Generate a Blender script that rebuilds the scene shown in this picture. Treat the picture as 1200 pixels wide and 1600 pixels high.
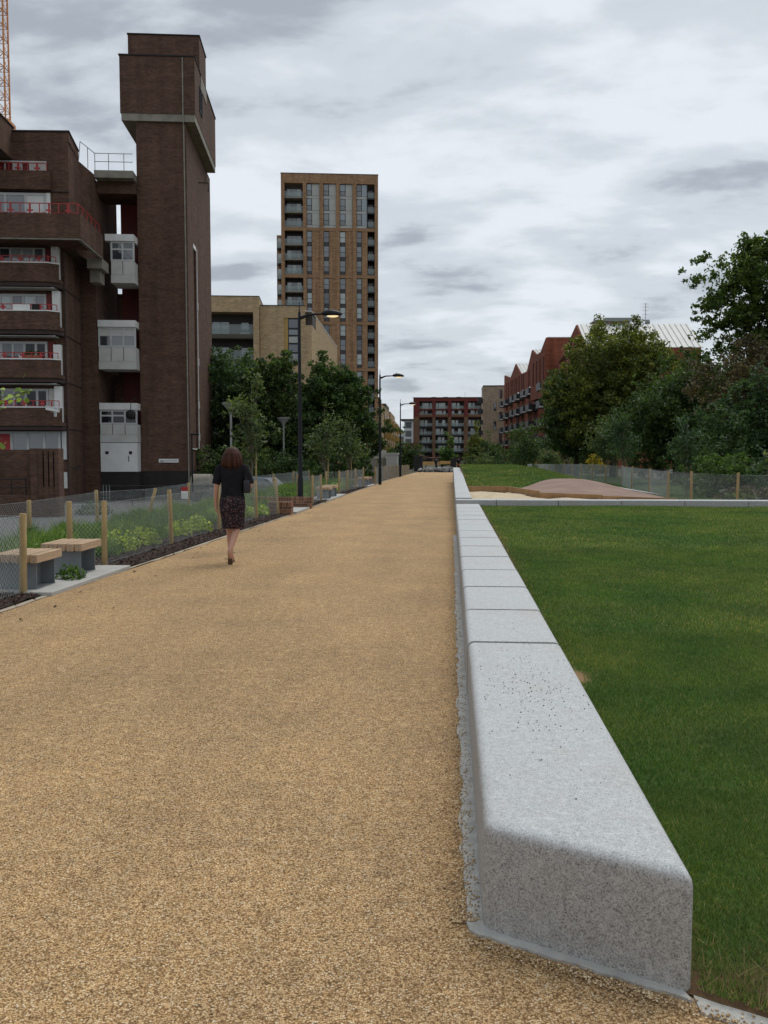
import bpy, bmesh, math, random
import numpy as np
from mathutils import Vector, Matrix
R = math.radians
rnd = random.Random(7)
rng = np.random.default_rng(11)
scene = bpy.context.scene
for o in list(bpy.data.objects):
    bpy.data.objects.remove(o, do_unlink=True)
col = scene.collection

# ------------------------------------------------------------------ camera
cam_data = bpy.data.cameras.new('camera')
cam_data.sensor_fit = 'VERTICAL'
cam_data.sensor_height = 24.0
cam_data.lens = 24.0 * 1383 / 1600
cam_data.clip_start = 0.05
cam_data.clip_end = 4000
cam = bpy.data.objects.new('camera', cam_data)
cam.location = (0, 0, 1.55)
cam.rotation_euler = (R(90 - 3.682), 0, R(4.333))
col.objects.link(cam)
scene.camera = cam

# ------------------------------------------------------------------ world: overcast sky
SUN_EL, SUN_AZ = 58, 25          # azimuth clockwise from +Y (ahead of the camera)
world = bpy.data.worlds.new('World')
scene.world = world
world.use_nodes = True
wn = world.node_tree
wn.nodes.clear()
def wnode(t, **k):
    n = wn.nodes.new(t)
    for a, b in k.items():
        setattr(n, a, b)
    return n
def wmath(op, a, b=None):
    n = wnode('ShaderNodeMath', operation=op)
    for i, v in enumerate((a, b)):
        if v is None: continue
        if isinstance(v, (int, float)): n.inputs[i].default_value = v
        else: wn.links.new(v, n.inputs[i])
    return n.outputs[0]
sky = wnode('ShaderNodeTexSky', sky_type='NISHITA', sun_disc=False)
sky.sun_elevation = R(SUN_EL); sky.sun_rotation = R(SUN_AZ)
tc = wnode('ShaderNodeTexCoord')
sep = wnode('ShaderNodeSeparateXYZ'); wn.links.new(tc.outputs['Generated'], sep.inputs[0])
zz = wmath('ADD', wmath('MAXIMUM', sep.outputs['Z'], 0.0), 0.22)
comb = wnode('ShaderNodeCombineXYZ')
wn.links.new(wmath('DIVIDE', sep.outputs['X'], zz), comb.inputs[0])
wn.links.new(wmath('DIVIDE', sep.outputs['Y'], zz), comb.inputs[1])
def wnoise(scale, detail, rough, dist, off):
    mp = wnode('ShaderNodeMapping'); mp.inputs['Scale'].default_value = (scale[0], scale[1], 1)
    mp.inputs['Location'].default_value = off
    wn.links.new(comb.outputs[0], mp.inputs[0])
    n = wnode('ShaderNodeTexNoise'); n.inputs['Scale'].default_value = 1.0
    n.inputs['Detail'].default_value = detail; n.inputs['Roughness'].default_value = rough
    n.inputs['Distortion'].default_value = dist
    wn.links.new(mp.outputs[0], n.inputs['Vector'])
    return n.outputs['Fac']
n1 = wnoise((1.05, 1.75), 5, 0.50, 0.25, (5.3, 2.2, 0))
n2 = wnoise((3.1, 4.6), 6, 0.55, 0.2, (9.0, 1.3, 0))
cl = wmath('ADD', wmath('MULTIPLY', n1, 0.54), wmath('MULTIPLY', n2, 0.46))
ramp = wnode('ShaderNodeValToRGB')
ramp.color_ramp.interpolation = 'EASE'
els = ramp.color_ramp.elements
els[0].position = 0.40; els[0].color = (0.375, 0.415, 0.465, 1)
els[1].position = 0.60; els[1].color = (0.765, 0.81, 0.865, 1)
e = els.new(0.495); e.color = (0.60, 0.648, 0.70, 1)
wn.links.new(cl, ramp.inputs[0])
mul = wnode('ShaderNodeVectorMath', operation='SCALE'); mul.inputs['Scale'].default_value = 10.0
wn.links.new(ramp.outputs[0], mul.inputs[0])
mixw = wnode('ShaderNodeMix', data_type='RGBA'); mixw.inputs[0].default_value = 0.94
wn.links.new(sky.outputs[0], mixw.inputs[6]); wn.links.new(mul.outputs[0], mixw.inputs[7])
bg = wnode('ShaderNodeBackground'); bg.inputs['Strength'].default_value = 0.1
wn.links.new(mixw.outputs[2], bg.inputs['Color'])
wo = wnode('ShaderNodeOutputWorld'); wn.links.new(bg.outputs[0], wo.inputs[0])

# ------------------------------------------------------------------ sun (veiled by cloud)
sd = bpy.data.lights.new('sun', 'SUN'); sd.energy = 1.5; sd.angle = R(32); sd.color = (1.0, 0.965, 0.91)
so = bpy.data.objects.new('sun', sd); col.objects.link(so)
_d = Vector((math.sin(R(SUN_AZ)) * math.cos(R(SUN_EL)), math.cos(R(SUN_AZ)) * math.cos(R(SUN_EL)), math.sin(R(SUN_EL))))
so.rotation_euler = _d.to_track_quat('Z', 'Y').to_euler()
so.location = _d * 60

vs = scene.view_settings
vs.view_transform = 'Standard'; vs.look = 'None'; vs.gamma = 1; vs.exposure = 0.1; vs.use_curve_mapping = False
scene.render.resolution_x = 768; scene.render.resolution_y = 1024

# ------------------------------------------------------------------ material helpers
MATS = {}
class NT:
    def __init__(s, name):
        s.m = bpy.data.materials.new(name); s.m.use_nodes = True
        s.t = s.m.node_tree; s.t.nodes.clear()
        s.out = s.n('ShaderNodeOutputMaterial')
        MATS[name] = s.m
    def n(s, typ, ins=None, **k):
        x = s.t.nodes.new(typ)
        for a, b in k.items(): setattr(x, a, b)
        for a, b in (ins or {}).items(): s.set(x, a, b)
        return x
    def set(s, x, a, b):
        if isinstance(b, bpy.types.NodeSocket): s.t.links.new(b, x.inputs[a])
        else: x.inputs[a].default_value = b
    def math(s, op, a, b=0.0, clamp=False):
        x = s.n('ShaderNodeMath', {0: a, 1: b}, operation=op); x.use_clamp = clamp
        return x.outputs[0]
    def noise(s, vec, scale, detail=4, rough=0.55, dist=0.0):
        return s.n('ShaderNodeTexNoise', {'Vector': vec, 'Scale': scale, 'Detail': detail, 'Roughness': rough, 'Distortion': dist}).outputs['Fac']
    def voro(s, vec, scale, feature='F1', out='Color'):
        return s.n('ShaderNodeTexVoronoi', {'Vector': vec, 'Scale': scale}, feature=feature).outputs[out]
    def ramp(s, fac, stops):
        x = s.n('ShaderNodeValToRGB', {0: fac}); e = x.color_ramp.elements
        while len(e) < len(stops): e.new(0.5)
        for q, (p, c) in zip(e, stops):
            q.position = p; q.color = (*c, 1) if len(c) == 3 else c
        return x.outputs[0]
    def mix(s, f, a, b, blend='MIX'):
        def cv(v): return (*v, 1) if isinstance(v, tuple) and len(v) == 3 else v
        return s.n('ShaderNodeMix', {0: f, 6: cv(a), 7: cv(b)}, data_type='RGBA', blend_type=blend).outputs[2]
    def obj(s): return s.n('ShaderNodeTexCoord').outputs['Object']
    def pos(s): return s.n('ShaderNodeNewGeometry').outputs['Position']
    def mapv(s, v, scale=(1, 1, 1), loc=(0, 0, 0), rot=(0, 0, 0)):
        return s.n('ShaderNodeMapping', {'Vector': v, 'Scale': scale, 'Location': loc, 'Rotation': rot}).outputs[0]
    def bump(s, h, strength=0.4, dist=0.01):
        return s.n('ShaderNodeBump', {'Height': h, 'Strength': strength, 'Distance': dist}).outputs[0]
    def pbr(s, color, rough=0.8, normal=None, metal=0.0, spec=0.4, **k):
        ins = {'Base Color': (*color, 1) if isinstance(color, tuple) and len(color) == 3 else color,
               'Roughness': rough, 'Metallic': metal, 'Specular IOR Level': spec}
        ins.update(k)
        if normal is not None: ins['Normal'] = normal
        b = s.n('ShaderNodeBsdfPrincipled', ins)
        s.t.links.new(b.outputs[0], s.out.inputs[0])
        return s.m

def plain(name, c, c2=None, scale=3.0, rough=0.7, bump=0.0, bscale=None, metal=0.0, spec=0.4, detail=5):
    t = NT(name); v = t.obj()
    c2 = c2 or tuple(x * 0.78 for x in c)
    f = t.noise(v, scale, detail)
    cc = t.mix(t.ramp(f, [(0.3, (0, 0, 0)), (0.7, (1, 1, 1))]), c, c2)
    nrm = t.bump(t.noise(v, bscale or scale * 8, 4), bump, 0.01) if bump else None
    return t.pbr(cc, rough, nrm, metal, spec)

def brick(name, c1, c2, mortar, patch=(0.8, 1.2), w=0.225, h=0.075, rough=0.88, mort=0.010, streak=1.0):
    t = NT(name); v = t.obj()
    sp = t.n('ShaderNodeSeparateXYZ', {0: v})
    u = t.math('ADD', sp.outputs[0], sp.outputs[1])
    uv = t.n('ShaderNodeCombineXYZ', {0: u, 1: sp.outputs[2]}).outputs[0]
    b = t.n('ShaderNodeTexBrick', {'Vector': uv, 'Scale': 1.0, 'Color1': (*c1, 1), 'Color2': (*c2, 1), 'Mortar': (*mortar, 1),
            'Mortar Size': mort, 'Brick Width': w, 'Row Height': h, 'Bias': 0.0})
    big = t.noise(t.mapv(uv, (0.8, 2.6, 1)), 1.0, 6, 0.65)
    fine = t.noise(t.mapv(uv, (3.5, 9, 1)), 1.0, 3, 0.6)
    f = t.math('ADD', t.math('MULTIPLY', big, 0.5), t.math('MULTIPLY', fine, 0.5))
    k = t.ramp(f, [(0.34, (patch[0],) * 3), (0.66, (patch[1],) * 3)])
    cc = t.mix(1.0, b.outputs['Color'], k, 'MULTIPLY')
    st = t.noise(t.mapv(uv, (1.4, 0.10, 1)), 1.0, 4, 0.6)       # rain streaks run down
    cc = t.mix(1.0, cc, t.ramp(st, [(0.35, (1 - 0.25 * streak,) * 3), (0.6, (1, 1, 1))]), 'MULTIPLY')
    return t.pbr(cc, rough, t.bump(b.outputs['Fac'], 0.35, -0.006), spec=0.2)

def leafmat(name, a, b, c=None, transl=0.35):
    t = NT(name); a = tuple(1.3 * x for x in a); b = tuple(1.3 * x for x in b); c = tuple(1.3 * x for x in c) if c else None; g = t.n('ShaderNodeNewGeometry')
    rp = g.outputs['Random Per Island']
    c = c or tuple(x * 0.6 for x in a)
    cc = t.ramp(rp, [(0.0, c), (0.4, a), (0.8, b), (1.0, tuple(min(1, x * 1.35) for x in b))])
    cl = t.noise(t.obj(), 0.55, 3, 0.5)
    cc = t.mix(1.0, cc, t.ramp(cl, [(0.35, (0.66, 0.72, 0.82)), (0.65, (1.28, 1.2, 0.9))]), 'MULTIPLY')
    p = t.n('ShaderNodeBsdfPrincipled', {'Base Color': cc, 'Roughness': 0.55, 'Specular IOR Level': 0.35})
    tr = t.n('ShaderNodeBsdfTranslucent', {'Color': t.mix(1.0, cc, (1.3, 1.35, 0.6), 'MULTIPLY')})
    m = t.n('ShaderNodeMixShader', {0: transl, 1: p.outputs[0], 2: tr.outputs[0]})
    t.t.links.new(m.outputs[0], t.out.inputs[0])
    return t.m

def glassy(name, c, rough=0.06, ior=1.9):
    t = NT(name); v = t.obj()
    f = t.noise(v, 0.9, 3)
    nb = t.bump(t.noise(v, 0.35, 2), 0.05, 0.05)
    return t.pbr(t.mix(f, tuple(x * 0.7 for x in c), tuple(min(1, x * 1.3) for x in c)), rough, nb, 0, 0.5, **{'IOR': ior})

def clearpane(name, tint, alpha):
    t = NT(name)
    tr = t.n('ShaderNodeBsdfTransparent', {'Color': (0.9, 0.94, 0.93, 1)})
    p = t.n('ShaderNodeBsdfPrincipled', {'Base Color': (*tint, 1), 'Roughness': 0.08, 'IOR': 1.6})
    m = t.n('ShaderNodeMixShader', {0: alpha, 1: tr.outputs[0], 2: p.outputs[0]})
    t.t.links.new(m.outputs[0], t.out.inputs[0])
    return t.m

# ---- surfaces of the ground
def m_gravel():
    t = NT('gravel'); v = t.pos()
    v2 = t.n('ShaderNodeVectorMath', {0: v, 1: t.n('ShaderNodeTexNoise', {'Vector': v, 'Scale': 90.0, 'Detail': 2}).outputs['Color']}, operation='ADD').outputs[0]
    v2 = t.mapv(v2, (1, 1, 1))
    vo = t.n('ShaderNodeTexVoronoi', {'Vector': v, 'Scale': 162.0, 'Randomness': 1.0})
    rv = t.n('ShaderNodeSeparateColor', {0: vo.outputs['Color']})
    stone = t.ramp(rv.outputs[0], [(0.0, (0.24, 0.148, 0.072)), (0.22, (0.44, 0.282, 0.138)), (0.5, (0.61, 0.404, 0.203)), (0.80, (0.73, 0.508, 0.272)), (0.95, (0.81, 0.63, 0.40)), (1.0, (0.86, 0.75, 0.56))])
    gap = t.ramp(vo.outputs['Distance'], [(0.42, (1, 1, 1)), (0.74, (0.46, 0.41, 0.35))])
    cc = t.mix(1.0, stone, gap, 'MULTIPLY')
    big = t.noise(v, 0.9, 5, 0.6)
    cc = t.mix(1.0, cc, t.ramp(big, [(0.3, (0.86, 0.86, 0.88)), (0.7, (1.10, 1.08, 1.04))]), 'MULTIPLY')
    trk = t.noise(t.mapv(v, (1.1, 0.10, 1)), 1.0, 4, 0.6)      # feet and barrows have worn faint lengthwise tracks
    cc = t.mix(1.0, cc, t.ramp(trk, [(0.32, (0.90, 0.90, 0.91)), (0.62, (1.05, 1.045, 1.03))]), 'MULTIPLY')
    dmp = t.noise(t.mapv(v, loc=(7, 2, 0)), 0.42, 6, 0.62)
    cc = t.mix(1.0, cc, t.ramp(dmp, [(0.30, (0.86, 0.86, 0.87)), (0.44, (1, 1, 1))]), 'MULTIPLY')
    mid = t.noise(v, 14.0, 3, 0.6)
    cc = t.mix(1.0, cc, t.ramp(mid, [(0.3, (0.82, 0.82, 0.84)), (0.7, (1.14, 1.12, 1.08))]), 'MULTIPLY')
    h = t.math('SUBTRACT', 1.0, t.math('MULTIPLY', vo.outputs['Distance'], 1.2))
    h = t.math('ADD', h, t.math('MULTIPLY', rv.outputs[1], 0.5))
    return t.pbr(cc, 0.75, t.bump(h, 0.9, 0.005), spec=0.12)
m_gravel()
def m_granite():
    "side shade painted into the colour: pale top, darker coarser sides, meeting raggedly"
    t = NT('granite'); v = t.pos()
    def speckle(tone, c, grain, warm):
        vo = t.n('ShaderNodeTexVoronoi', {'Vector': v, 'Scale': grain})
        rv = t.n('ShaderNodeSeparateColor', {0: vo.outputs['Color']}).outputs[0]
        fine = t.noise(v, grain * 0.55, 3, 0.7); mid = t.noise(v, 38, 4, 0.65)
        f = t.math('ADD', t.math('MULTIPLY', rv, 0.45), t.math('MULTIPLY', fine, 0.55))
        def g(k): return (tone * k * warm[0], tone * k * warm[1], tone * k * warm[2])
        cc = t.ramp(f, [(0.22, g(1 - 1.3 * c)), (0.38, g(1 - .45 * c)), (0.55, g(1.0)), (0.78, g(1 + .45 * c))])
        cc = t.mix(1.0, cc, t.ramp(mid, [(0.32, (1 - .3 * c,) * 3), (0.68, (1 + .2 * c,) * 3)]), 'MULTIPLY')
        vein = t.noise(t.mapv(v, (9, 34, 12), rot=(0, 0, 0.4)), 1.0, 2, 0.5)
        return t.mix(t.ramp(vein, [(0.66, (0, 0, 0)), (0.74, (0.4, 0.4, 0.4))]), cc, g(1.3)), f
    top, ft = speckle(0.53, 0.40, 330.0, (0.985, 1.012, 1.018))
    sid, fs = speckle(0.37, 0.50, 260.0, (1.03, 1.0, 0.955))  # coarser grain; the darker, warmer tone puts the side faces' shade into the colour
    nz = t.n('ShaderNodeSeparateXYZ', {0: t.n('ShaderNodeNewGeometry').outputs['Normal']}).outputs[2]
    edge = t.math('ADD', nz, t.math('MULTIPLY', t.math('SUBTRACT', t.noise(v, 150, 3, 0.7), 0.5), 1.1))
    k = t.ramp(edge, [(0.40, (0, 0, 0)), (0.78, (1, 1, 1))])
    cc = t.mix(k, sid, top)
    st = t.noise(t.mapv(v, (1.2, 0.8, 2.2)), 1.6, 5, 0.65)
    cc = t.mix(t.ramp(st, [(0.48, (0, 0, 0)), (0.78, (0.6, 0.6, 0.6))]), cc, t.mix(1.0, cc, (0.92, 0.86, 0.76), 'MULTIPLY'))
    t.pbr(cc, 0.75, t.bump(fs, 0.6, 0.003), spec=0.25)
m_granite()
def m_lawn():
    t = NT('lawn_soil'); v = t.pos()
    f = t.noise(v, 0.55, 5, 0.6); g = t.noise(v, 30, 4, 0.7)
    cc = t.mix(t.ramp(f, [(0.35, (0, 0, 0)), (0.7, (1, 1, 1))]), (0.05, 0.105, 0.025), (0.085, 0.125, 0.032))
    cc = t.mix(1.0, cc, t.ramp(g, [(0.3, (0.6, 0.6, 0.6)), (0.7, (1.25, 1.25, 1.2))]), 'MULTIPLY')
    sx = t.n('ShaderNodeSeparateXYZ', {0: v})
    ed = t.math('ADD', sx.outputs[0], t.math('MULTIPLY', t.noise(v, 7, 4, 0.6), 0.16))
    near = t.math('ADD', sx.outputs[1], t.math('MULTIPLY', t.noise(v, 5, 4, 0.6), 0.5))
    bare = t.ramp(ed, [(0.80, (1, 1, 1)), (0.88, (0, 0, 0))])
    bare2 = t.ramp(t.math('MULTIPLY', near, 0.25), [(0.69, (1, 1, 1)), (0.74, (0, 0, 0))])
    earth = t.mix(g, (0.15, 0.095, 0.052), (0.075, 0.046, 0.028))
    spot = t.n('ShaderNodeVectorMath', {0: t.mapv(v, (1.0, 0.50, 1.0), (-0.815, -2.90, -0.10)), 1: (0, 0, 0)}, operation='DISTANCE').outputs['Value']
    spot = t.ramp(t.math('ADD', spot, t.math('MULTIPLY', t.noise(v, 14, 4, 0.6), 0.10)), [(0.10, (1, 1, 1)), (0.16, (0, 0, 0))])
    cc = t.mix(bare, cc, earth); cc = t.mix(bare2, cc, earth); cc = t.mix(spot, cc, t.mix(g, (0.34, 0.22, 0.115), (0.24, 0.15, 0.08)))
    return t.pbr(cc, 0.95, t.bump(g, 0.8, 0.02), spec=0.1)
m_lawn()
def m_grassblade():
    t = NT('grass_blade'); v = t.pos()
    rp = t.n('ShaderNodeNewGeometry').outputs['Random Per Island']
    cc = t.ramp(rp, [(0.0, (0.040, 0.086, 0.020)), (0.35, (0.076, 0.156, 0.034)), (0.72, (0.116, 0.214, 0.050)), (0.93, (0.190, 0.262, 0.085)), (1.0, (0.37, 0.33, 0.15))])
    f = t.noise(v, 0.45, 5, 0.62)
    cc = t.mix(t.ramp(f, [(0.40, (0, 0, 0)), (0.63, (1, 1, 1))]), cc, t.mix(1.0, cc, (1.85, 1.32, 1.40), 'MULTIPLY'))
    f2 = t.noise(t.mapv(v, loc=(40, 3, 0)), 1.5, 4, 0.6)
    cc = t.mix(1.0, cc, t.ramp(f2, [(0.3, (0.70, 0.74, 0.85)), (0.7, (1.25, 1.18, 1.0))]), 'MULTIPLY')
    p = t.n('ShaderNodeBsdfPrincipled', {'Base Color': cc, 'Roughness': 0.6, 'Specular IOR Level': 0.3})
    tr = t.n('ShaderNodeBsdfTranslucent', {'Color': t.mix(1.0, cc, (1.2, 1.3, 0.6), 'MULTIPLY')})
    m = t.n('ShaderNodeMixShader', {0: 0.3, 1: p.outputs[0], 2: tr.outputs[0]})
    t.t.links.new(m.outputs[0], t.out.inputs[0])
m_grassblade()
plain('soil', (0.085, 0.062, 0.042), (0.05, 0.036, 0.025), 6, 0.95, 0.9, 60)
plain('mulch', (0.050, 0.026, 0.018), (0.022, 0.013, 0.010), 22, 0.95, 1.0, 70)
plain('bark', (0.075, 0.040, 0.026), (0.035, 0.02, 0.014), 30, 0.9)
plain('sand', (0.60, 0.50, 0.35), (0.49, 0.39, 0.26), 3, 0.95, 0.6, 40)
plain('play_surface', (0.30, 0.205, 0.16), (0.215, 0.14, 0.108), 1.2, 0.9, 0.3, 60)
plain('asphalt', (0.13, 0.13, 0.128), (0.095, 0.096, 0.097), 1.3, 0.92, 0.4, 90)
plain('terrain', (0.07, 0.085, 0.04), (0.10, 0.085, 0.06), 0.25, 0.95)
plain('concrete', (0.44, 0.43, 0.40), (0.36, 0.35, 0.325), 5, 0.85, 0.3, 60)
plain('concrete_dirty', (0.30, 0.275, 0.225), (0.19, 0.175, 0.145), 2.0, 0.9, 0.2, 30)
plain('footing_concrete', (0.50, 0.49, 0.455), (0.33, 0.325, 0.30), 9, 0.9, 0.5, 80)
plain('rubble', (0.30, 0.295, 0.28), (0.19, 0.185, 0.175), 2.5, 0.92, 0.6, 14)
# ---- timber, metals, paint
def m_wood(name, a, b, sc=(30, 2, 30)):
    t = NT(name); v = t.obj()
    f = t.noise(t.mapv(v, sc), 1.0, 5, 0.6, 0.6)
    k = t.noise(v, 3.0, 3)
    cc = t.mix(t.ramp(f, [(0.3, (0, 0, 0)), (0.7, (1, 1, 1))]), a, b)
    cc = t.mix(1.0, cc, t.ramp(k, [(0.3, (0.82,) * 3), (0.7, (1.12,) * 3)]), 'MULTIPLY')
    return t.pbr(cc, 0.7, t.bump(f, 0.3, 0.003), spec=0.3)
m_wood('post_timber', (0.42, 0.31, 0.15), (0.31, 0.215, 0.095), (26, 26, 2))
m_wood('seat_timber', (0.50, 0.36, 0.235), (0.40, 0.27, 0.165), (30, 3, 30))
m_wood('board_timber', (0.36, 0.22, 0.105), (0.27, 0.155, 0.07), (3, 3, 30))
plain('galvanised', (0.25, 0.275, 0.29), (0.19, 0.21, 0.225), 4, 0.45, 0, metal=0.5)
plain('wire', (0.50, 0.53, 0.53), (0.40, 0.43, 0.43), 4, 0.45, metal=0.35)
plain('black_paint', (0.006, 0.007, 0.010), (0.010, 0.011, 0.014), 8, 0.5, spec=0.22)
plain('sooty_brick', (0.062, 0.040, 0.033), (0.042, 0.029, 0.025), 2, 0.9)
plain('grey_paint', (0.27, 0.28, 0.27), (0.22, 0.23, 0.22), 4, 0.5)
plain('dark_metal', (0.022, 0.025, 0.032), (0.035, 0.037, 0.043), 2, 0.5)
plain('white_paint', (0.78, 0.78, 0.755), (0.66, 0.66, 0.635), 1.6, 0.6)
plain('white_frame', (0.58, 0.59, 0.58), (0.48, 0.49, 0.48), 2, 0.5)
plain('panel_grey', (0.60, 0.60, 0.565), (0.49, 0.49, 0.455), 1.4, 0.65)
plain('red_paint', (0.44, 0.035, 0.035), (0.34, 0.028, 0.028), 3, 0.5)
plain('red_panel', (0.185, 0.018, 0.017), (0.13, 0.014, 0.013), 2, 0.55)
plain('crane_paint', (0.62, 0.24, 0.055), (0.50, 0.19, 0.05), 0.5, 0.5)
plain('gold_panel', (0.42, 0.27, 0.075), (0.35, 0.22, 0.06), 0.8, 0.5)
plain('pale_render', (0.62, 0.65, 0.66), (0.54, 0.57, 0.58), 0.4, 0.7)
plain('roof_metal', (0.52, 0.53, 0.50), (0.44, 0.45, 0.43), 0.5, 0.5)
plain('roof_dark', (0.10, 0.085, 0.06), (0.065, 0.058, 0.045), 1.5, 0.9)
plain('tar', (0.03, 0.026, 0.024), (0.018, 0.016, 0.016), 2, 0.85)
plain('tarp', (0.20, 0.095, 0.07), (0.13, 0.065, 0.05), 1.5, 0.7, 0.4, 4)
plain('orange_timber', (0.62, 0.36, 0.13), (0.5, 0.28, 0.1), 1.5, 0.7)
plain('cladding_dark', (0.060, 0.050, 0.047), (0.045, 0.038, 0.036), 0.8, 0.7)
# ---- brickwork
brick('estate_brick', (0.142, 0.070, 0.046), (0.098, 0.050, 0.035), (0.105, 0.078, 0.060), (0.62, 1.38))
brick('tower_brick', (0.385, 0.225, 0.120), (0.27, 0.150, 0.082), (0.34, 0.24, 0.16), (0.7, 1.3), 0.45, 0.16, mort=0.012)
brick('tan_brick', (0.47, 0.345, 0.195), (0.36, 0.25, 0.14), (0.42, 0.33, 0.22), (0.72, 1.3), 0.45, 0.12, mort=0.010, streak=0.5)
brick('pale_brick', (0.40, 0.33, 0.245), (0.29, 0.23, 0.165), (0.36, 0.30, 0.24), (0.65, 1.35), 0.8, 0.3, mort=0.01, streak=0.4)
brick('red_clad', (0.235, 0.078, 0.045), (0.195, 0.062, 0.037), (0.15, 0.05, 0.033), (0.85, 1.15), 6.0, 0.35, mort=0.004)
brick('red_brick_far', (0.17, 0.040, 0.034), (0.135, 0.034, 0.03), (0.13, 0.05, 0.04), (0.85, 1.15), 0.45, 0.15)
brick('brown_brick_far', (0.20, 0.115, 0.07), (0.155, 0.088, 0.055), (0.17, 0.115, 0.08), (0.85, 1.15), 0.45, 0.15)
plain('planter_brick', (0.17, 0.075, 0.042), (0.105, 0.046, 0.03), 9, 0.85, 0.4, 50)
plain('planter_brick_pale', (0.27, 0.135, 0.075), (0.19, 0.09, 0.05), 9, 0.85, 0.4, 50)
plain('mortar', (0.33, 0.27, 0.20), (0.26, 0.21, 0.155), 12, 0.95)
# ---- panes
glassy('glass_dark', (0.045, 0.052, 0.062))
glassy('glass_black', (0.016, 0.017, 0.02), ior=1.5)
glassy('glass_blue', (0.16, 0.21, 0.235))
glassy('glass_mid', (0.125, 0.14, 0.155))
glassy('glass_pale', (0.36, 0.41, 0.40))
glassy('spandrel_pale', (0.38, 0.385, 0.35), 0.35, 1.5)
glassy('spandrel_mid', (0.20, 0.215, 0.215), 0.3, 1.5)
plain('spandrel_dark', (0.062, 0.056, 0.055), (0.045, 0.042, 0.042), 1, 0.5)
clearpane('rail_glass', (0.36, 0.40, 0.395), 0.27)
# ---- foliage
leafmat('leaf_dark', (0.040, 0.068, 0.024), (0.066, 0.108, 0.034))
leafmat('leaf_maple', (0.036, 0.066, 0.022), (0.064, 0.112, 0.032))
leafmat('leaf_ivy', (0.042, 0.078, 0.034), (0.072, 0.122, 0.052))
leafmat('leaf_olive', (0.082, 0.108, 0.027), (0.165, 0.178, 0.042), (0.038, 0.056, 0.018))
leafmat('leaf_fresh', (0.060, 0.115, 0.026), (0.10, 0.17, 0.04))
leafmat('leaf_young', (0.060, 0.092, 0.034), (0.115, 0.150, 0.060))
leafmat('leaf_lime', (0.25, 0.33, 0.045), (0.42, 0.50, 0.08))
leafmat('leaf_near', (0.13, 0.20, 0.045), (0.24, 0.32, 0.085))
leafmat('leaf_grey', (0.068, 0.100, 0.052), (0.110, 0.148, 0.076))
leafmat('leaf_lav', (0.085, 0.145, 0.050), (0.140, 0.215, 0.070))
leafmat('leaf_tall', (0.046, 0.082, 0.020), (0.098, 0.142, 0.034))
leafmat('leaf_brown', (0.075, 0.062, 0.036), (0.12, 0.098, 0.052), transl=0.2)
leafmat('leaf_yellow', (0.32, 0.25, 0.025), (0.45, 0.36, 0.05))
leafmat('petal_white', (0.55, 0.55, 0.5), (0.7, 0.7, 0.66), (0.45, 0.45, 0.42))

# ------------------------------------------------------------------ geometry helpers
def tag(o, label=None, cat=None, group=None, kind=None):
    if label: o['label'] = label
    if cat: o['category'] = cat
    if group: o['group'] = group
    if kind: o['kind'] = kind
    return o
def empty(name, loc=(0, 0, 0), rz=0.0, label=None, cat=None, group=None):
    o = bpy.data.objects.new(name, None); col.objects.link(o)
    o.location = loc; o.rotation_euler = (0, 0, rz); o.empty_display_size = 0.2
    return tag(o, label, cat, group)
def link(name, me, parent=None, loc=(0, 0, 0), rot=(0, 0, 0), scale=(1, 1, 1)):
    o = bpy.data.objects.new(name, me); col.objects.link(o)
    o.parent = parent; o.location = loc; o.rotation_euler = rot; o.scale = scale
    return o
def npmesh(name, verts, faces, mat, smooth=False):
    verts = np.asarray(verts, np.float32).reshape(-1, 3); faces = np.asarray(faces, np.int32)
    me = bpy.data.meshes.new(name)
    n, k = faces.shape
    me.vertices.add(len(verts)); me.vertices.foreach_set('co', verts.ravel())
    me.loops.add(n * k); me.loops.foreach_set('vertex_index', faces.ravel())
    me.polygons.add(n); me.polygons.foreach_set('loop_start', np.arange(0, n * k, k, dtype=np.int32))
    if smooth: me.polygons.foreach_set('use_smooth', np.ones(n, bool))
    me.update(calc_edges=True)
    me.materials.append(MATS[mat])
    return me
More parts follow.
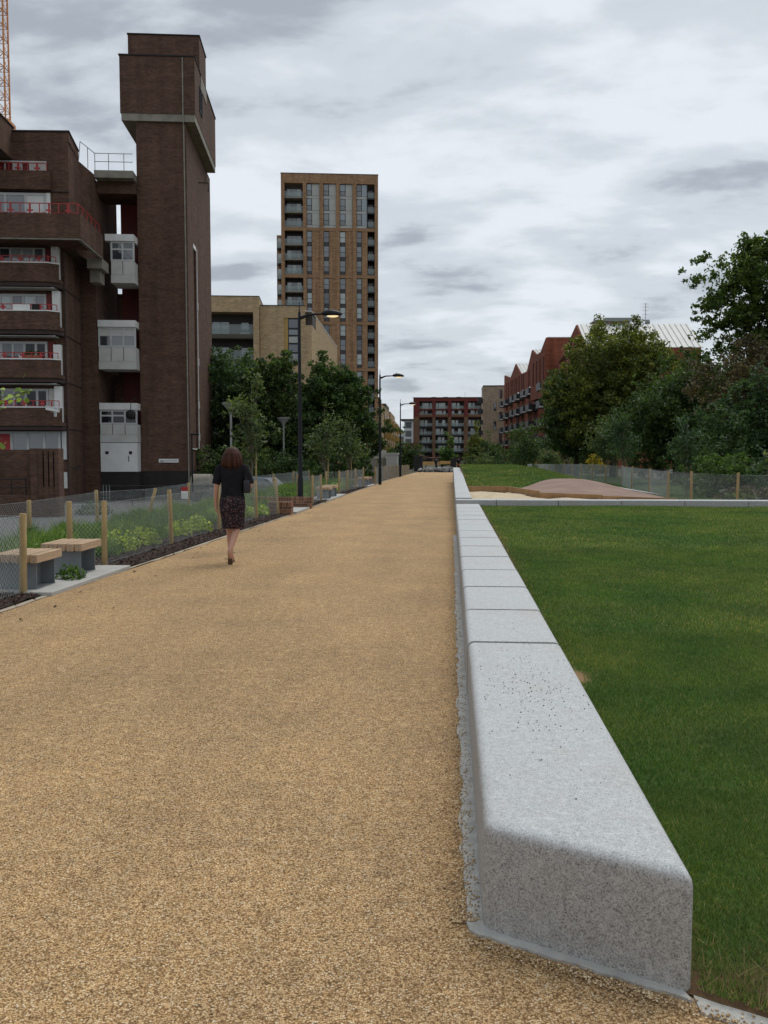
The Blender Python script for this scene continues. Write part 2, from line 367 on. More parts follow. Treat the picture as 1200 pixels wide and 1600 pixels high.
class MB:
    "collects shapes, builds ONE mesh"
    def __init__(s): s.v = []; s.f = []
    def add(s, vs, fs):
        b = len(s.v); s.v += [tuple(p) for p in vs]; s.f += [tuple(i + b for i in f) for f in fs]; return s
    def box(s, x0, x1, y0, y1, z0, z1):
        return s.add([(x0, y0, z0), (x1, y0, z0), (x1, y1, z0), (x0, y1, z0), (x0, y0, z1), (x1, y0, z1), (x1, y1, z1), (x0, y1, z1)],
                     [(3, 2, 1, 0), (4, 5, 6, 7), (0, 1, 5, 4), (1, 2, 6, 5), (2, 3, 7, 6), (3, 0, 4, 7)])
    def prism(s, poly, z0, z1):
        n = len(poly)
        if sum(poly[i][0] * poly[(i + 1) % n][1] - poly[(i + 1) % n][0] * poly[i][1] for i in range(n)) < 0: poly = poly[::-1]
        return s.add([(x, y, z0) for x, y in poly] + [(x, y, z1) for x, y in poly],
                     [tuple(range(n))[::-1], tuple(range(n, 2 * n))] + [(i, (i + 1) % n, n + (i + 1) % n, n + i) for i in range(n)])
    def prismx(s, poly, x0, x1):       # polygon of (y, z) extruded along x
        n = len(poly)
        return s.add([(x0, y, z) for y, z in poly] + [(x1, y, z) for y, z in poly],
                     [tuple(range(n)), tuple(range(n, 2 * n))[::-1]] + [(i, n + i, n + (i + 1) % n, (i + 1) % n) for i in range(n)])
    def tube(s, pts, rad, n=8, cap=True):
        pts = [Vector(p) for p in pts]
        if not isinstance(rad, (list, tuple)): rad = [rad] * len(pts)
        b = len(s.v); up = None
        for i, p in enumerate(pts):
            d = (pts[min(i + 1, len(pts) - 1)] - pts[max(i - 1, 0)]).normalized()
            if up is None: up = Vector((0, 0, 1)) if abs(d.z) < 0.9 else Vector((1, 0, 0))
            a = d.cross(up).normalized(); c = a.cross(d).normalized(); up = c
            for k in range(n):
                t = 2 * math.pi * k / n
                s.v.append(tuple(p + (a * math.cos(t) + c * math.sin(t)) * rad[i]))
        for i in range(len(pts) - 1):
            for k in range(n):
                s.f.append((b + i * n + k, b + i * n + (k + 1) % n, b + (i + 1) * n + (k + 1) % n, b + (i + 1) * n + k))
        if cap:
            s.f.append(tuple(b + k for k in range(n))[::-1]); e = b + (len(pts) - 1) * n
            s.f.append(tuple(e + k for k in range(n)))
        return s
    def lathe(s, prof, n=16, c=(0, 0)):   # prof: (r, z) from bottom up
        b = len(s.v)
        for r, z in prof:
            for k in range(n):
                t = 2 * math.pi * k / n; s.v.append((c[0] + r * math.cos(t), c[1] + r * math.sin(t), z))
        for i in range(len(prof) - 1):
            for k in range(n):
                s.f.append((b + i * n + k, b + i * n + (k + 1) % n, b + (i + 1) * n + (k + 1) % n, b + (i + 1) * n + k))
        s.f.append(tuple(b + k for k in range(n))[::-1]); e = b + (len(prof) - 1) * n
        s.f.append(tuple(e + k for k in range(n)))
        return s
    def loft(s, rings, n=14, cap=True):   # rings: (cx, cy, cz, rx, ry[, power])
        b = len(s.v)
        for r in rings:
            cx, cy, cz, rx, ry = r[:5]; pw = r[5] if len(r) > 5 else 1.0
            for k in range(n):
                t = 2 * math.pi * k / n; c, q = math.cos(t), math.sin(t)
                s.v.append((cx + rx * math.copysign(abs(c) ** pw, c), cy + ry * math.copysign(abs(q) ** pw, q), cz))
        for i in range(len(rings) - 1):
            for k in range(n):
                s.f.append((b + i * n + k, b + i * n + (k + 1) % n, b + (i + 1) * n + (k + 1) % n, b + (i + 1) * n + k))
        if cap:
            s.f.append(tuple(b + k for k in range(n))[::-1]); e = b + (len(rings) - 1) * n
            s.f.append(tuple(e + k for k in range(n)))
        return s
    def mesh(s, name, mat, smooth=False, bevel=0.0, seg=1):
        me = bpy.data.meshes.new(name); me.from_pydata(s.v, [], s.f)
        bm = bmesh.new(); bm.from_mesh(me); bmesh.ops.recalc_face_normals(bm, faces=bm.faces)
        if bevel:
            bmesh.ops.bevel(bm, geom=[e for e in bm.edges if len(e.link_faces) == 2 and e.calc_face_angle(0) > 0.6], offset=bevel, segments=seg, affect='EDGES', profile=0.5)
        bm.to_mesh(me); bm.free()
        if smooth:
            me.polygons.foreach_set('use_smooth', [True] * len(me.polygons))
            if smooth != 'all':
                me.set_sharp_from_angle(angle=R(40))
        me.materials.append(MATS[mat]); me.update()
        return me
    def build(s, name, mat, parent=None, smooth=False, bevel=0.0, seg=1, **k):
        return link(name, s.mesh(name, mat, smooth, bevel, seg), parent, **k)
CACHE = {}
def cached(key, fn):
    if key not in CACHE: CACHE[key] = fn()
    return CACHE[key]
def sstep(a, b, x):
    t = np.clip((np.asarray(x, float) - a) / (b - a), 0, 1); return t * t * (3 - 2 * t)

plain('edging_stone', (0.42, 0.365, 0.28), (0.33, 0.27, 0.195), 14, 0.9, 0.5, 80)
# ------------------------------------------------------------------ heights
def corridor(y): return -0.01 * np.clip(np.asarray(y, float) - 55, 0, 55)
def ground_h(x, y):
    x = np.asarray(x, float); y = np.asarray(y, float)
    c = corridor(y)
    yard = -0.6 - 0.65 * np.clip((y - 28) / 24, 0, 1)
    t = sstep(-7.4, -9.6, x)
    return (c * (1 - t) + yard * t) - 0.05 * (1 - t)
def lawn_h(x, y):
    x = np.asarray(x, float); y = np.asarray(y, float)
    return 0.012 + 0.295 * sstep(1.5, 13, y) + 0.01 * np.sin(x * 1.3 + y * 0.7)
def mound_h(x, y):
    x = np.asarray(x, float); y = np.asarray(y, float)
    b = 0.36 + 0.56 * sstep(31, 47, y); b = b + (corridor(y) - b) * sstep(58, 96, y)
    f = 1 - sstep(3.6, 8.4, x)
    z = corridor(y) + (b - corridor(y)) * f
    return z + 0.33 * np.exp(-((x - 4.7) / 1.7) ** 2 - ((y - 32.0) / 4.0) ** 2)
def grid_sheet(name, xs, ys, hf, mat, dz=0.0, keep=None):
    xs = np.asarray(xs, float); ys = np.asarray(ys, float)
    X, Y = np.meshgrid(xs, ys); Z = hf(X, Y) + dz
    V = np.stack([X, Y, Z], -1).reshape(-1, 3); w = len(xs)
    i, j = np.meshgrid(np.arange(w - 1), np.arange(len(ys) - 1)); a = (j * w + i).ravel()
    F = np.stack([a, a + 1, a + w + 1, a + w], 1)
    if keep is not None:
        c = V[F].mean(1); F = F[keep(c[:, 0], c[:, 1])]
    return link(name, npmesh(name, V, F, mat, True))

# ------------------------------------------------------------------ the setting
gx = np.concatenate([[-1500, -600, -250, -120, -70], np.arange(-50, 30, 1.5), [40, 70, 120, 250, 600, 1500]])
gy = np.concatenate([[-400, -100, -40, -20], np.arange(-12, 130, 1.5), [140, 170, 220, 300, 500, 900, 2000]])
tag(grid_sheet('ground', gx, gy, ground_h, 'terrain'), kind='structure')
LEFT = [(-8, -4.5), (8.3, -4.42), (11.3, -4.36), (13.1, -4.30), (16.5, -4.25), (22.7, -4.10), (32.5, -4.07), (45.8, -3.92), (80, -4.05), (106, -4.1)]
def left_x(y): return np.interp(y, [p[0] for p in LEFT], [p[1] for p in LEFT])
def strip(name, ys, x0f, x1f, zf, mat, nx=2):
    ys = np.asarray(ys, float); V = []
    for y in ys:
        for t in np.linspace(0, 1, nx):
            x = x0f(y) * (1 - t) + x1f(y) * t; V.append((x, y, float(zf(x, y))))
    F = [(j * nx + i, j * nx + i + 1, (j + 1) * nx + i + 1, (j + 1) * nx + i) for j in range(len(ys) - 1) for i in range(nx - 1)]
    return link(name, npmesh(name, V, F, mat, True))
ysp = np.concatenate([np.arange(-8, 30, 0.5), np.arange(30, 106.1, 2)])
tag(strip('gravel_path', ysp, left_x, lambda y: 0.4 if y > 2.56 else (0.7 + max(0, (2.5 - y)) / 0.52 * 1.0), lambda x, y: corridor(y), 'gravel', 6), kind='structure')
# pale edging strip and mulch bed beside it
ysb = np.concatenate([np.arange(-8, 30, 0.25), np.arange(30, 100.1, 1)])
_j = {}
def jit(y, k, a):
    key = (round(float(y), 3), k)
    if key not in _j: _j[key] = rnd.uniform(-a, a)
    return _j[key]
tag(strip('edging_strip', ysb, lambda y: left_x(y) - 0.075, lambda y: left_x(y) - 0.005 + jit(y, 1, 0.028), lambda x, y: corridor(y) + 0.006, 'edging_stone'), kind='structure')
tag(strip('mulch_bed', ysb, lambda y: -7.45, lambda y: left_x(y) - 0.085 + jit(y, 2, 0.02), lambda x, y: float(corridor(y)) + 0.004 + (0.03 if x < -4.9 else 0.016), 'mulch', 5), kind='structure')
tag(grid_sheet('yard_paving', np.concatenate([[-60], np.arange(-48, -9.2, 1.5)]), np.arange(-10, 125, 1.5), ground_h, 'asphalt', 0.03), kind='structure')
# lawn, raised a little behind the wall
LE0, LE1 = (0.70, 2.50), (3.1, 1.24)          # near edge of the lawn
def lawn_y0(x): return 2.50 - 0.525 * (x - 0.70)
def lawn_keep(x, y): return (y > lawn_y0(x)) & (x > 0.66)
_lx = np.concatenate([np.arange(0.66, 3.2, 0.08), np.arange(3.2, 13.1, 0.3)]); _lt = np.linspace(0, 1, 140) ** 1.6
LX, LT = np.meshgrid(_lx, _lt); LY = lawn_y0(LX) + LT * (21.75 - lawn_y0(LX)); LZ = lawn_h(LX, LY) * sstep(-.02, .10, LY - lawn_y0(LX)) + .004
_w = len(_lx); _i, _k = np.meshgrid(np.arange(_w - 1), np.arange(len(_lt) - 1)); _a = (_k * _w + _i).ravel()
tag(link('lawn', npmesh('lawn', np.stack([LX, LY, LZ], -1).reshape(-1, 3), np.stack([_a, _a + 1, _a + _w + 1, _a + _w], 1), 'lawn_soil', True)), kind='structure')
tag(grid_sheet('grass_mound', np.arange(0.50, 13.1, 0.3), np.concatenate([np.arange(23, 60, 0.5), np.arange(60, 112, 2)]), mound_h, 'lawn_soil', 0.0,
    keep=lambda x, y: (y > 28.5) & ((x < 8.6) | (y > 30))), kind='structure')
PLAY = [(1.80, 28.6), (2.42, 25.2), (3.9, 23.9), (5.4, 22.6), (7.6, 22.5), (7.3, 27.0), (7.2, 30.0), (7.5, 35.5), (6.2, 37.6), (5.0, 36.8), (3.4, 33.5)]
def inpoly(poly):
    P = np.array(poly)
    def f(x, y):
        r = np.zeros(np.shape(x), bool); n = len(P)
        for i in range(n):
            (x1, y1), (x2, y2) = P[i], P[(i + 1) % n]
            c = ((y1 > y) != (y2 > y)) & (x < (x2 - x1) * (y - y1) / (y2 - y1 + 1e-12) + x1); r ^= c
        return r
    return f
tag(grid_sheet('play_mound', np.arange(1.9, 7.7, 0.1), np.arange(22.3, 38.2, 0.1), lambda x, y: np.where(y < 25.6, 0.40 + (mound_h(x, y) - 0.40) * sstep(22.4, 25.6, y), mound_h(x, y)), 'play_surface', 0.03, keep=inpoly(PLAY)), kind='structure')
def sand_h(x, y): return 0.37 + 0.035 * np.sin(x * 3.1 + y) * np.sin(y * 1.7) + 0.03 * np.sin(x * 7 + 2 * y)
tag(grid_sheet('sand', np.arange(0.5, 4.4, 0.15), np.arange(22.2, 28.7, 0.15), sand_h, 'sand', keep=inpoly([(0.4, 22.2), (5.2, 22.2), (4.2, 23.9), (2.55, 25.2), (1.95, 28.6), (0.4, 28.6)])), kind='structure')
# pale kerb round the back of the play mound
kb = MB()
kp = [(5.0, 37.75), (6.2, 38.15), (7.4, 36.2), (7.7, 33.5)]
for (xa, ya), (xb, yb) in zip(kp, kp[1:]):
    za, zb = float(mound_h(xa, ya)), float(mound_h(xb, yb)); d = Vector((xb - xa, yb - ya, 0)).normalized(); nn = Vector((-d.y, d.x, 0)) * 0.12
    kb.add([(xa - nn.x, ya - nn.y, za - .1), (xa + nn.x, ya + nn.y, za - .1), (xb + nn.x, yb + nn.y, zb - .1), (xb - nn.x, yb - nn.y, zb - .1),
            (xa - nn.x, ya - nn.y, za + .07), (xa + nn.x, ya + nn.y, za + .07), (xb + nn.x, yb + nn.y, zb + .07), (xb - nn.x, yb - nn.y, zb + .07)],
           [(3, 2, 1, 0), (4, 5, 6, 7), (0, 1, 5, 4), (1, 2, 6, 5), (2, 3, 7, 6), (3, 0, 4, 7)])
tag(kb.build('mound_kerb', 'concrete'), kind='structure')
# far road behind the end of the path
tag(grid_sheet('far_road', np.linspace(-60, 60, 12), np.linspace(118, 135, 4), ground_h, 'asphalt', 0.03), kind='structure')

# ------------------------------------------------------------------ granite walls
def granite_wall(name, x0, x1, joints, ztop, zbot, label, gap=0.006, bev=0.045, first=None):
    root = empty(name, (0, joints[0], 0), 0, label, 'wall')
    y00 = joints[0]
    for i, (a, b) in enumerate(zip(joints, joints[1:])):
        g = gap if not callable(gap) else gap(a); g2 = gap if not callable(gap) else gap(b)
        poly = [(x0, a + g), (x1, a + g), (x1, b - g2), (x0, b - g2)]
        if i == 0 and first: poly[0], poly[1] = first
        poly = [(p[0], p[1] - y00) for p in poly]
        zt = [ztop(p[1] + y00) for p in poly]
        bm = bmesh.new()
        lo = [bm.verts.new((x, y, zbot)) for x, y in poly]; hi = [bm.verts.new((x, y, z)) for (x, y), z in zip(poly, zt)]
        bm.faces.new(lo[::-1]); bm.faces.new(hi)
        for k in range(4): bm.faces.new((lo[k], lo[(k + 1) % 4], hi[(k + 1) % 4], hi[k]))
        bm.normal_update()
        big, small = [], []
        for e in bm.edges:
            z = min(v.co.z for v in e.verts); d = (e.verts[0].co - e.verts[1].co)
            if z < zbot + 0.01 and abs(d.z) < 0.01: continue
            along = abs(d.y) > abs(d.x) * 1.5 and abs(d.z) < 0.1
            isfront = (i == 0 and first and max(v.co.y for v in e.verts) < 0.6)
            (big if (along or isfront) else small).append(e)
        bmesh.ops.bevel(bm, geom=big, offset=bev, segments=5, affect='EDGES', profile=0.5, clamp_overlap=True)
        sm = [e for e in bm.edges if len(e.link_faces) == 2 and e.calc_face_angle(0) > 1.2 and not (all(v.co.z < zbot + .01 for v in e.verts))]
        bmesh.ops.bevel(bm, geom=sm, offset=0.003 if (b < 5 or a > 22) else 0.016, segments=2, affect='EDGES')
        me = bpy.data.meshes.new('granite_block'); bm.to_mesh(me); bm.free()
        me.polygons.foreach_set('use_smooth', [True] * len(me.polygons)); me.set_sharp_from_angle(angle=R(35))
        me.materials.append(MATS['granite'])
        link('granite_block', me, root, loc=(rnd.uniform(-.002, .002), 0, rnd.uniform(-.002, .002)))
    return root
wj = [2.50] + [5.61 + 1.2 * k for k in range(14)]
wj = [j for j in wj if j < 21.3] + [21.74]
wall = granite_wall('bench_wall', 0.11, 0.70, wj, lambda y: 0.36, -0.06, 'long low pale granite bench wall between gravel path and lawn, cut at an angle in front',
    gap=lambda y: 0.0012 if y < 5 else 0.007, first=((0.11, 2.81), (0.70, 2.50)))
ft = MB()
pl = [(0.69, 2.472), (0.62, 2.512), (0.56, 2.533), (0.50, 2.572), (0.45, 2.588), (0.38, 2.633), (0.32, 2.655), (0.25, 2.697), (0.19, 2.722), (0.13, 2.762), (0.095, 2.772), (0.068, 2.80), (0.056, 2.86)]
yy = 2.95
while yy < 17:
    pl.append((0.052 + rnd.uniform(-.016, .016), yy)); yy += 0.09
ft.prism(pl + [(0.14, 17.2), (0.14, 2.85), (0.66, 2.57)], -0.03, 0.010)
ft.build('footing', 'footing_concrete', wall, loc=(0, -2.50, 0))
_er = random.Random(4); _eo = [(0.70 + t * 2.6, 2.475 - .525 * t * 2.6 - .045 + _er.uniform(-.012, .012)) for t in np.linspace(0, 1, 40)]; _ei = [(0.70 + t * 2.6, 2.475 - .525 * t * 2.6 + .02 + _er.uniform(-.008, .008)) for t in np.linspace(1, 0, 40)]
fe = MB(); fe.prism(_eo + _ei, -0.03, 0.006)
tag(fe.build('lawn_edging', 'footing_concrete'), kind='structure')
cross = empty('kerb_wall', (0.11, 21.745, 0), 0, 'low grey stone kerb wall running crosswise between the lawn and the sandpit', 'wall')
xx = 0.0; widths = [1.0, 1.5, 1.5, 1.5, 1.5, 1.5, 1.5, 1.5, 1.5, 1.5]
for k, w in enumerate(widths):
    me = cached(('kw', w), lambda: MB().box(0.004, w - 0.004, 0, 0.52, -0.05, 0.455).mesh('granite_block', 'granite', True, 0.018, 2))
    link('granite_block', me, cross, loc=(xx, 0, rnd.uniform(-.003, .003))); xx += w
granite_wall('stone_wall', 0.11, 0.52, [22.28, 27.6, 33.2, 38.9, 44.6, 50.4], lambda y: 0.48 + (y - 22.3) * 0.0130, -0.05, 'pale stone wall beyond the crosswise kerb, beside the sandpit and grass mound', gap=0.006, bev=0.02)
# timber boards of the sandpit
tb = empty('sandpit_boards', (0.5, 28.6, 0), 0, 'brown timber boards edging the back and right side of the sandpit', 'edging')
for (xa, ya), (xb, yb), h in [((0.52, 28.6), (1.84, 28.6), 0.555), ((1.84, 28.55), (2.47, 25.25), 0.545), ((2.47, 25.2), (4.0, 23.85), 0.50), ((4.0, 23.8), (5.6, 22.55), 0.475)]:
    L = math.hypot(xb - xa, yb - ya)
    MB().box(0, L, -0.03, 0.03, 0.2, h).build('board', 'board_timber', tb, bevel=0.006, loc=(xa - 0.5, ya - 28.6, 0), rot=(0, 0, math.atan2(yb - ya, xb - xa)))

# ------------------------------------------------------------------ building helpers
def ucube(mat):      # unit cube, base corner at origin, shared
    return cached(('cube', mat), lambda: MB().box(0, 1, 0, 1, 0, 1).mesh('panel', mat))
def bar(name, mat, parent, x0, x1, y0, y1, z0, z1):
    return link(name, ucube(mat), parent, (x0, y0, z0), (0, 0, 0), (x1 - x0, y1 - y0, z1 - z0))
def boxes(name, mat, parent, lst, **k):
    m = MB()
    for b in lst: m.box(*b)
    return m.build(name, mat, parent, **k)
def window(parent, x, y, z, w, h, pane, frame='dark_metal', rz=0.0, cols=1, rows=(), t=0.06, d=0.08, name='window'):
    "frame facing local -y with its lower left corner at x, y, z; its panes are children"
    def fr():
        m = MB(); m.box(0, t, 0, d, 0, h); m.box(w - t, w, 0, d, 0, h); m.box(t, w - t, 0, d, 0, t); m.box(t, w - t, 0, d, h - t, h)
        for c in range(1, cols): m.box(w * c / cols - t / 2, w * c / cols + t / 2, 0.004, d, t, h - t)
        for r in rows: m.box(t, w - t, 0.008, d, h * r - t / 2, h * r + t / 2)
        return m.mesh('window', frame)
    o = link(name, cached(('win', round(w, 3), round(h, 3), frame, cols, tuple(rows), t, d), fr), parent, (x, y, z), (0, 0, rz))
    zs = [t / 2] + [h * r for r in rows] + [h - t / 2]
    panes = pane if isinstance(pane, (list, tuple)) else [pane]
    q = 0
    for a, b in zip(zs, zs[1:]):
        for c in range(cols):
            x0 = w * c / cols + (t / 2 if c == 0 else 0) ; x1 = w * (c + 1) / cols - (t / 2 if c == cols - 1 else 0)
            link('pane', ucube(panes[q % len(panes)]), o, (x0, d * 0.5, a), (0, 0, 0), (x1 - x0, d * 0.3, b - a)); q += 1
    return o

# ------------------------------------------------------------------ brown brick estate on the left
EO = (-16.393, 54.0, 0.0); ER = R(8)
est = empty('estate_block', EO, ER, 'dark brown brick apartment block with stacked red-railed balconies left of the tall brick tower', 'building')
GZ = -1.4
body = MB()
body.prism([(-17, -5.3), (-5.72, -5.3), (-6.0, -1.0), (-6.0, 4.6), (-17, 4.6)], GZ, 12.87)
body.build('wall', 'estate_brick', est)
boxes('wall', 'estate_brick', est, [(-9, -5.05, -0.996, 4.64, GZ, 18.0)])
up = MB(); up.prism([(-17, -6.0), (-5.0, -6.45), (-5.3, -3.4), (-5.05, -1.0), (-5.9, 4.5), (-17, 4.5)], 12.9, 18.20); up.build('wall', 'estate_brick', est)
up = MB(); up.prism([(-17, -6.005), (-4.95, -6.46), (-5.28, -3.4), (-17, -3.4)], 18.205, 18.70); up.build('wall', 'estate_brick', est)
up = MB(); up.prism([(-17, -6.05), (-4.90, -6.52), (-5.24, -3.36), (-17, -3.36)], 18.705, 18.78); up.build('coping', 'tar', est)
boxes('wall', 'estate_brick', est, [(-17, -7.93, -10.0, -6.1, 17.25, 18.95)])
boxes('coping', 'tar', est, [(-17, -7.88, -10.05, -6.05, 18.955, 19.02)])
# big terrace parapet on the upper floor
boxes('terrace_parapet', 'estate_brick', est, [(-17, -4.11, -7.7, -7.45, 12.88, 14.13), (-4.36, -4.11, -7.449, -3.0, 12.88, 14.13), (-17, -4.36, -7.449, -5.0, 12.86, 13.05)])
boxes('soffit_edge', 'concrete_dirty', est, [(-17, -4.15, -7.66, -7.5, 12.80, 12.879), (-4.3, -4.13, -7.49, -3.0, 12.80, 12.879)])
boxes('bracket', 'concrete_dirty', est, [(-5.04, -4.2, -3.0, -1.4, 12.3, 12.88), (-5.04, -4.45, -2.4, -1.4, 11.6, 12.3)])
def red_rail(parent, x0, x1, y, z, h=0.42, side=None):
    m = MB(); m.box(x0, x1, y - .02, y + .02, z + h - .04, z + h)
    n = max(2, int((x1 - x0) / 0.95)); step = (x1 - x0) / n
    for k in range(n + 1):
        x = x1 - k * step
        m.box(x - .02, x + .02, y - .019, y + .019, z, z + h - .04)
        if k < n:
            c = x - step * 0.5
            m.box(c - .05, c + .05, y - .015, y + .015, z + .02, z + h - .05); m.box(c - .16, c + .16, y - .014, y + .014, z + .13, z + .21)
            m.box(c - step / 2 + .05, c - .17, y - .01, y + .01, z + .03, z + .06); m.box(c + .17, c + step / 2 - .05, y - .01, y + .01, z + .03, z + .06)
    if side:
        m.box(x1 - .02, x1 + .02, y + .021, side, z + h - .04, z + h)
        for q in range(1, 6):
            yy = y + (side - y) * q / 5; m.box(x1 - .018, x1 + .018, yy - .02, yy + .02, z, z + h - .04)
    return m.build('railing', 'red_paint', parent)
red_rail(est, -17, -4.25, -7.6, 14.13, 0.55, side=-3.2)
# upper floors: windows in the wall
window(est, -12.6, -6.47, 14.2, 6.4, 1.30, ['glass_mid', 'glass_black', 'glass_black', 'glass_mid', 'glass_mid', 'white_paint'], 'white_frame', cols=6, t=0.14)
boxes('meter_box', 'white_paint', est, [(-6.18, -5.98, -6.52, -6.36, 14.2, 15.5)])
boxes('terrace_wall', 'estate_brick', est, [(-17, -5.9, -6.75, -6.5, 15.62, 16.58), (-17, -5.9, -6.499, -6.0, 15.62, 15.75)])
window(est, -9.6, -6.47, 16.6, 3.45, 0.56, ['glass_black', 'glass_black', 'red_panel', 'red_panel', 'panel_grey', 'red_panel', 'panel_grey', 'panel_grey'], 'white_frame', cols=8, t=0.07)
red_rail(est, -12, -6.1, -6.6, 16.58, 0.45)
boxes('flashing', 'sooty_brick', est, [(-17, -5.0, -6.50, -6.3, 15.56, 15.615)])
SILLS = [11.82, 9.27, 6.69, 4.11]
glz = [['glass_mid', 'glass_dark', 'glass_pale', 'glass_pale', 'glass_mid'], ['glass_dark', 'glass_pale', 'glass_dark', 'glass_pale', 'glass_mid'],
       ['glass_mid', 'glass_dark', 'glass_mid', 'glass_black', 'glass_black'], ['glass_black', 'glass_mid', 'glass_dark', 'glass_black', 'glass_black']]
for i, s in enumerate(SILLS):
    bal = empty('balcony', (0, 0, 0)); bal.parent = est
    m = MB(); outer = [(-17, -6.5), (-6.22, -6.5), (-5.72, -6.1), (-5.70, -5.302), (-17, -5.302)]
    m.prism(outer, s - 0.97, s - 0.78)
    m.prism([(-17, -6.5), (-6.22, -6.5), (-5.72, -6.1), (-5.86, -5.93), (-6.3, -6.3), (-17, -6.3)], s - 0.779, s); m.build('parapet', 'estate_brick', bal)
    m = MB(); m.prism([(-17, -6.54), (-6.2, -6.54), (-5.66, -6.11), (-5.82, -5.9), (-6.3, -6.26), (-17, -6.26)], s + .002, s + 0.06); m.build('coping', 'white_paint', bal)
    m = MB(); m.prism([(-17, -6.42), (-6.26, -6.42), (-5.80, -6.05), (-5.69, -5.303), (-17, -5.303)], s - 1.20, s - 0.972); m.build('string_course', 'sooty_brick', bal)
    red_rail(bal, -12.0, -6.2, -6.4, s + 0.06, 0.34)
    MB().box(0, 0.42, -0.015, 0.015, 0.3, 0.34).box(0, 0.03, -.015, .015, 0, .3).box(.39, .42, -.015, .015, 0, .3).build('return_rail', 'red_paint', bal, loc=(-6.18, -6.40, s + 0.06), rot=(0, 0, R(38)))
    window(bal, -9.75, -5.40, s - 0.75, 3.1, 1.85, glz[i], 'white_frame', cols=5, t=0.13)
    boxes('wall_panel', 'red_panel' if i < 3 else 'panel_grey', bal, [(-6.62, -6.26, -5.42, -5.303, s - 0.75, s + 1.1)])
    boxes('return_wall', 'white_paint', bal, [(-6.24, -5.86, -5.72, -5.304, s - 0.75, s + (1.22 if i != 2 else 0.9))])
    boxes('soffit', 'panel_grey', bal, [(-17, -6.0, -6.2, -5.31, s + 1.29, s + 1.33)])
    if i == 1:
        boxes('hanging_cloth', 'white_paint', bal, [(-8.1, -7.2, -6.46, -6.43, s + .02, s + .36)]); boxes('hanging_cloth', 'tar', bal, [(-7.1, -6.7, -6.46, -6.43, s + .02, s + .38)])
plain('terracotta', (0.30, 0.12, 0.06), None, 5, 0.8)
def balcony_item(name, mat, u, v, z, shape, label, cat):
    c, s_ = math.cos(ER), math.sin(ER); o = empty(name, (EO[0] + u * c - v * s_, EO[1] + u * s_ + v * c, z), ER, label, cat); shape(o); return o
def folded_chair(o):
    for k in range(2): MB().tube([(k * .45, 0, 0), (k * .45, .1, .95)], .02, 6).build('leg', 'grey_paint', o)
    MB().box(0, .45, .03, .07, .45, .92).build('backrest', 'red_cloth_pale', o)
plain('red_cloth_pale', (0.32, 0.12, 0.10), None, 5, 0.9)
balcony_item('folded_chair', '', -8.9, -6.1, 11.05, folded_chair, 'folded red chair on the highest of the four stacked balconies', 'chair')
def drying_rack(o):
    for z in (.9, 1.05): MB().tube([(0, 0, z), (1.1, 0, z)], .012, 5).build('rail', 'grey_paint', o)
    for x in (.1, 1.0): MB().tube([(x, -.2, 0), (x, .1, 1.08)], .014, 5).build('leg', 'grey_paint', o)
    MB().box(.2, .55, -.01, .01, .55, 1.06).build('cloth', 'white_paint', o); MB().box(.62, .95, -.012, .012, .6, 1.06).build('cloth', 'red_panel', o)
balcony_item('drying_rack', '', -8.2, -6.0, 5.93, drying_rack, 'drying rack with cloths on the third stacked balcony down', 'rack')
def planter_box(o):
    MB().box(0, .8, -.1, .1, 0, .2).build('box', 'terracotta', o)
    m = MB(); q = random.Random(8)
    for k in range(70):
        x, y, z = q.uniform(0, .8), q.uniform(-.12, .12), q.uniform(.18, .42); d = .06
        m.add([(x - d, y, z), (x, y - d, z + .02), (x + d, y, z + .05), (x, y + d, z)], [(0, 1, 2, 3)])
    m.build('foliage', 'leaf_fresh', o)
balcony_item('planter_box', '', -7.6, -6.28, 6.75, planter_box, 'planter box with greenery on the third balcony ledge', 'planter')
window(est, -9.6, -5.42, 1.62, 3.55, 1.24, ['red_paint', 'glass_mid', 'glass_mid', 'glass_mid'], 'white_frame', cols=4, t=0.13)
boxes('corner_window', 'white_frame', est, [(-5.98, -5.74, -5.43, -5.303, 1.3, 2.86)])
boxes('vent_panel', 'panel_grey', est, [(-5.98, -5.74, -5.40, -5.303, -0.3, 0.6)])
# pipes on the wall and string lines
for (x, y, r) in ((-5.66, -5.36, 0.05), (-6.02, -1.06, 0.06)):
    MB().tube([(x, y, GZ), (x, y, 12.6)], r, 8).build('drainpipe', 'sooty_brick', est, smooth=True)
for s in SILLS:
    MB().tube([(-5.69, -5.33, s - 1.1), (-5.98, -1.03, s - 1.1)], 0.035, 6).build('pipe', 'sooty_brick', est)
MB().tube([(-5.7, -5.36, 0.9), (-5.3, -5.0, 0.8), (-5.92, -2.0, 0.9)], 0.035, 6).build('pipe', 'tar', est)
# roof slab and handrail reaching to the tower
boxes('roof_slab', 'concrete_dirty', est, [(-5.04, -2.76, -1.0, 2.4, 18.02, 18.45)])
boxes('slab_beam', 'estate_brick', est, [(-5.04, -2.76, -0.3, 2.2, 17.3, 18.018)])
m = MB()
for h in (0.52, 1.0): m.tube([(-5.03, -0.9, 18.45 + h), (-2.78, -0.9, 18.45 + h)], 0.022, 5)
for x in (-5.0, -4.2, -3.3): m.tube([(x, -0.9, 18.45), (x, -0.9, 19.45)], 0.022, 5)
m.tube([(-5.0, -0.9, 19.45), (-5.2, -3.3, 19.3), (-5.3, -3.35, 18.2)], 0.022, 5); m.tube([(-5.1, -2.1, 19.37), (-5.1, -2.1, 18.2)], 0.022, 5)
m.build('handrail', 'grey_paint', est)
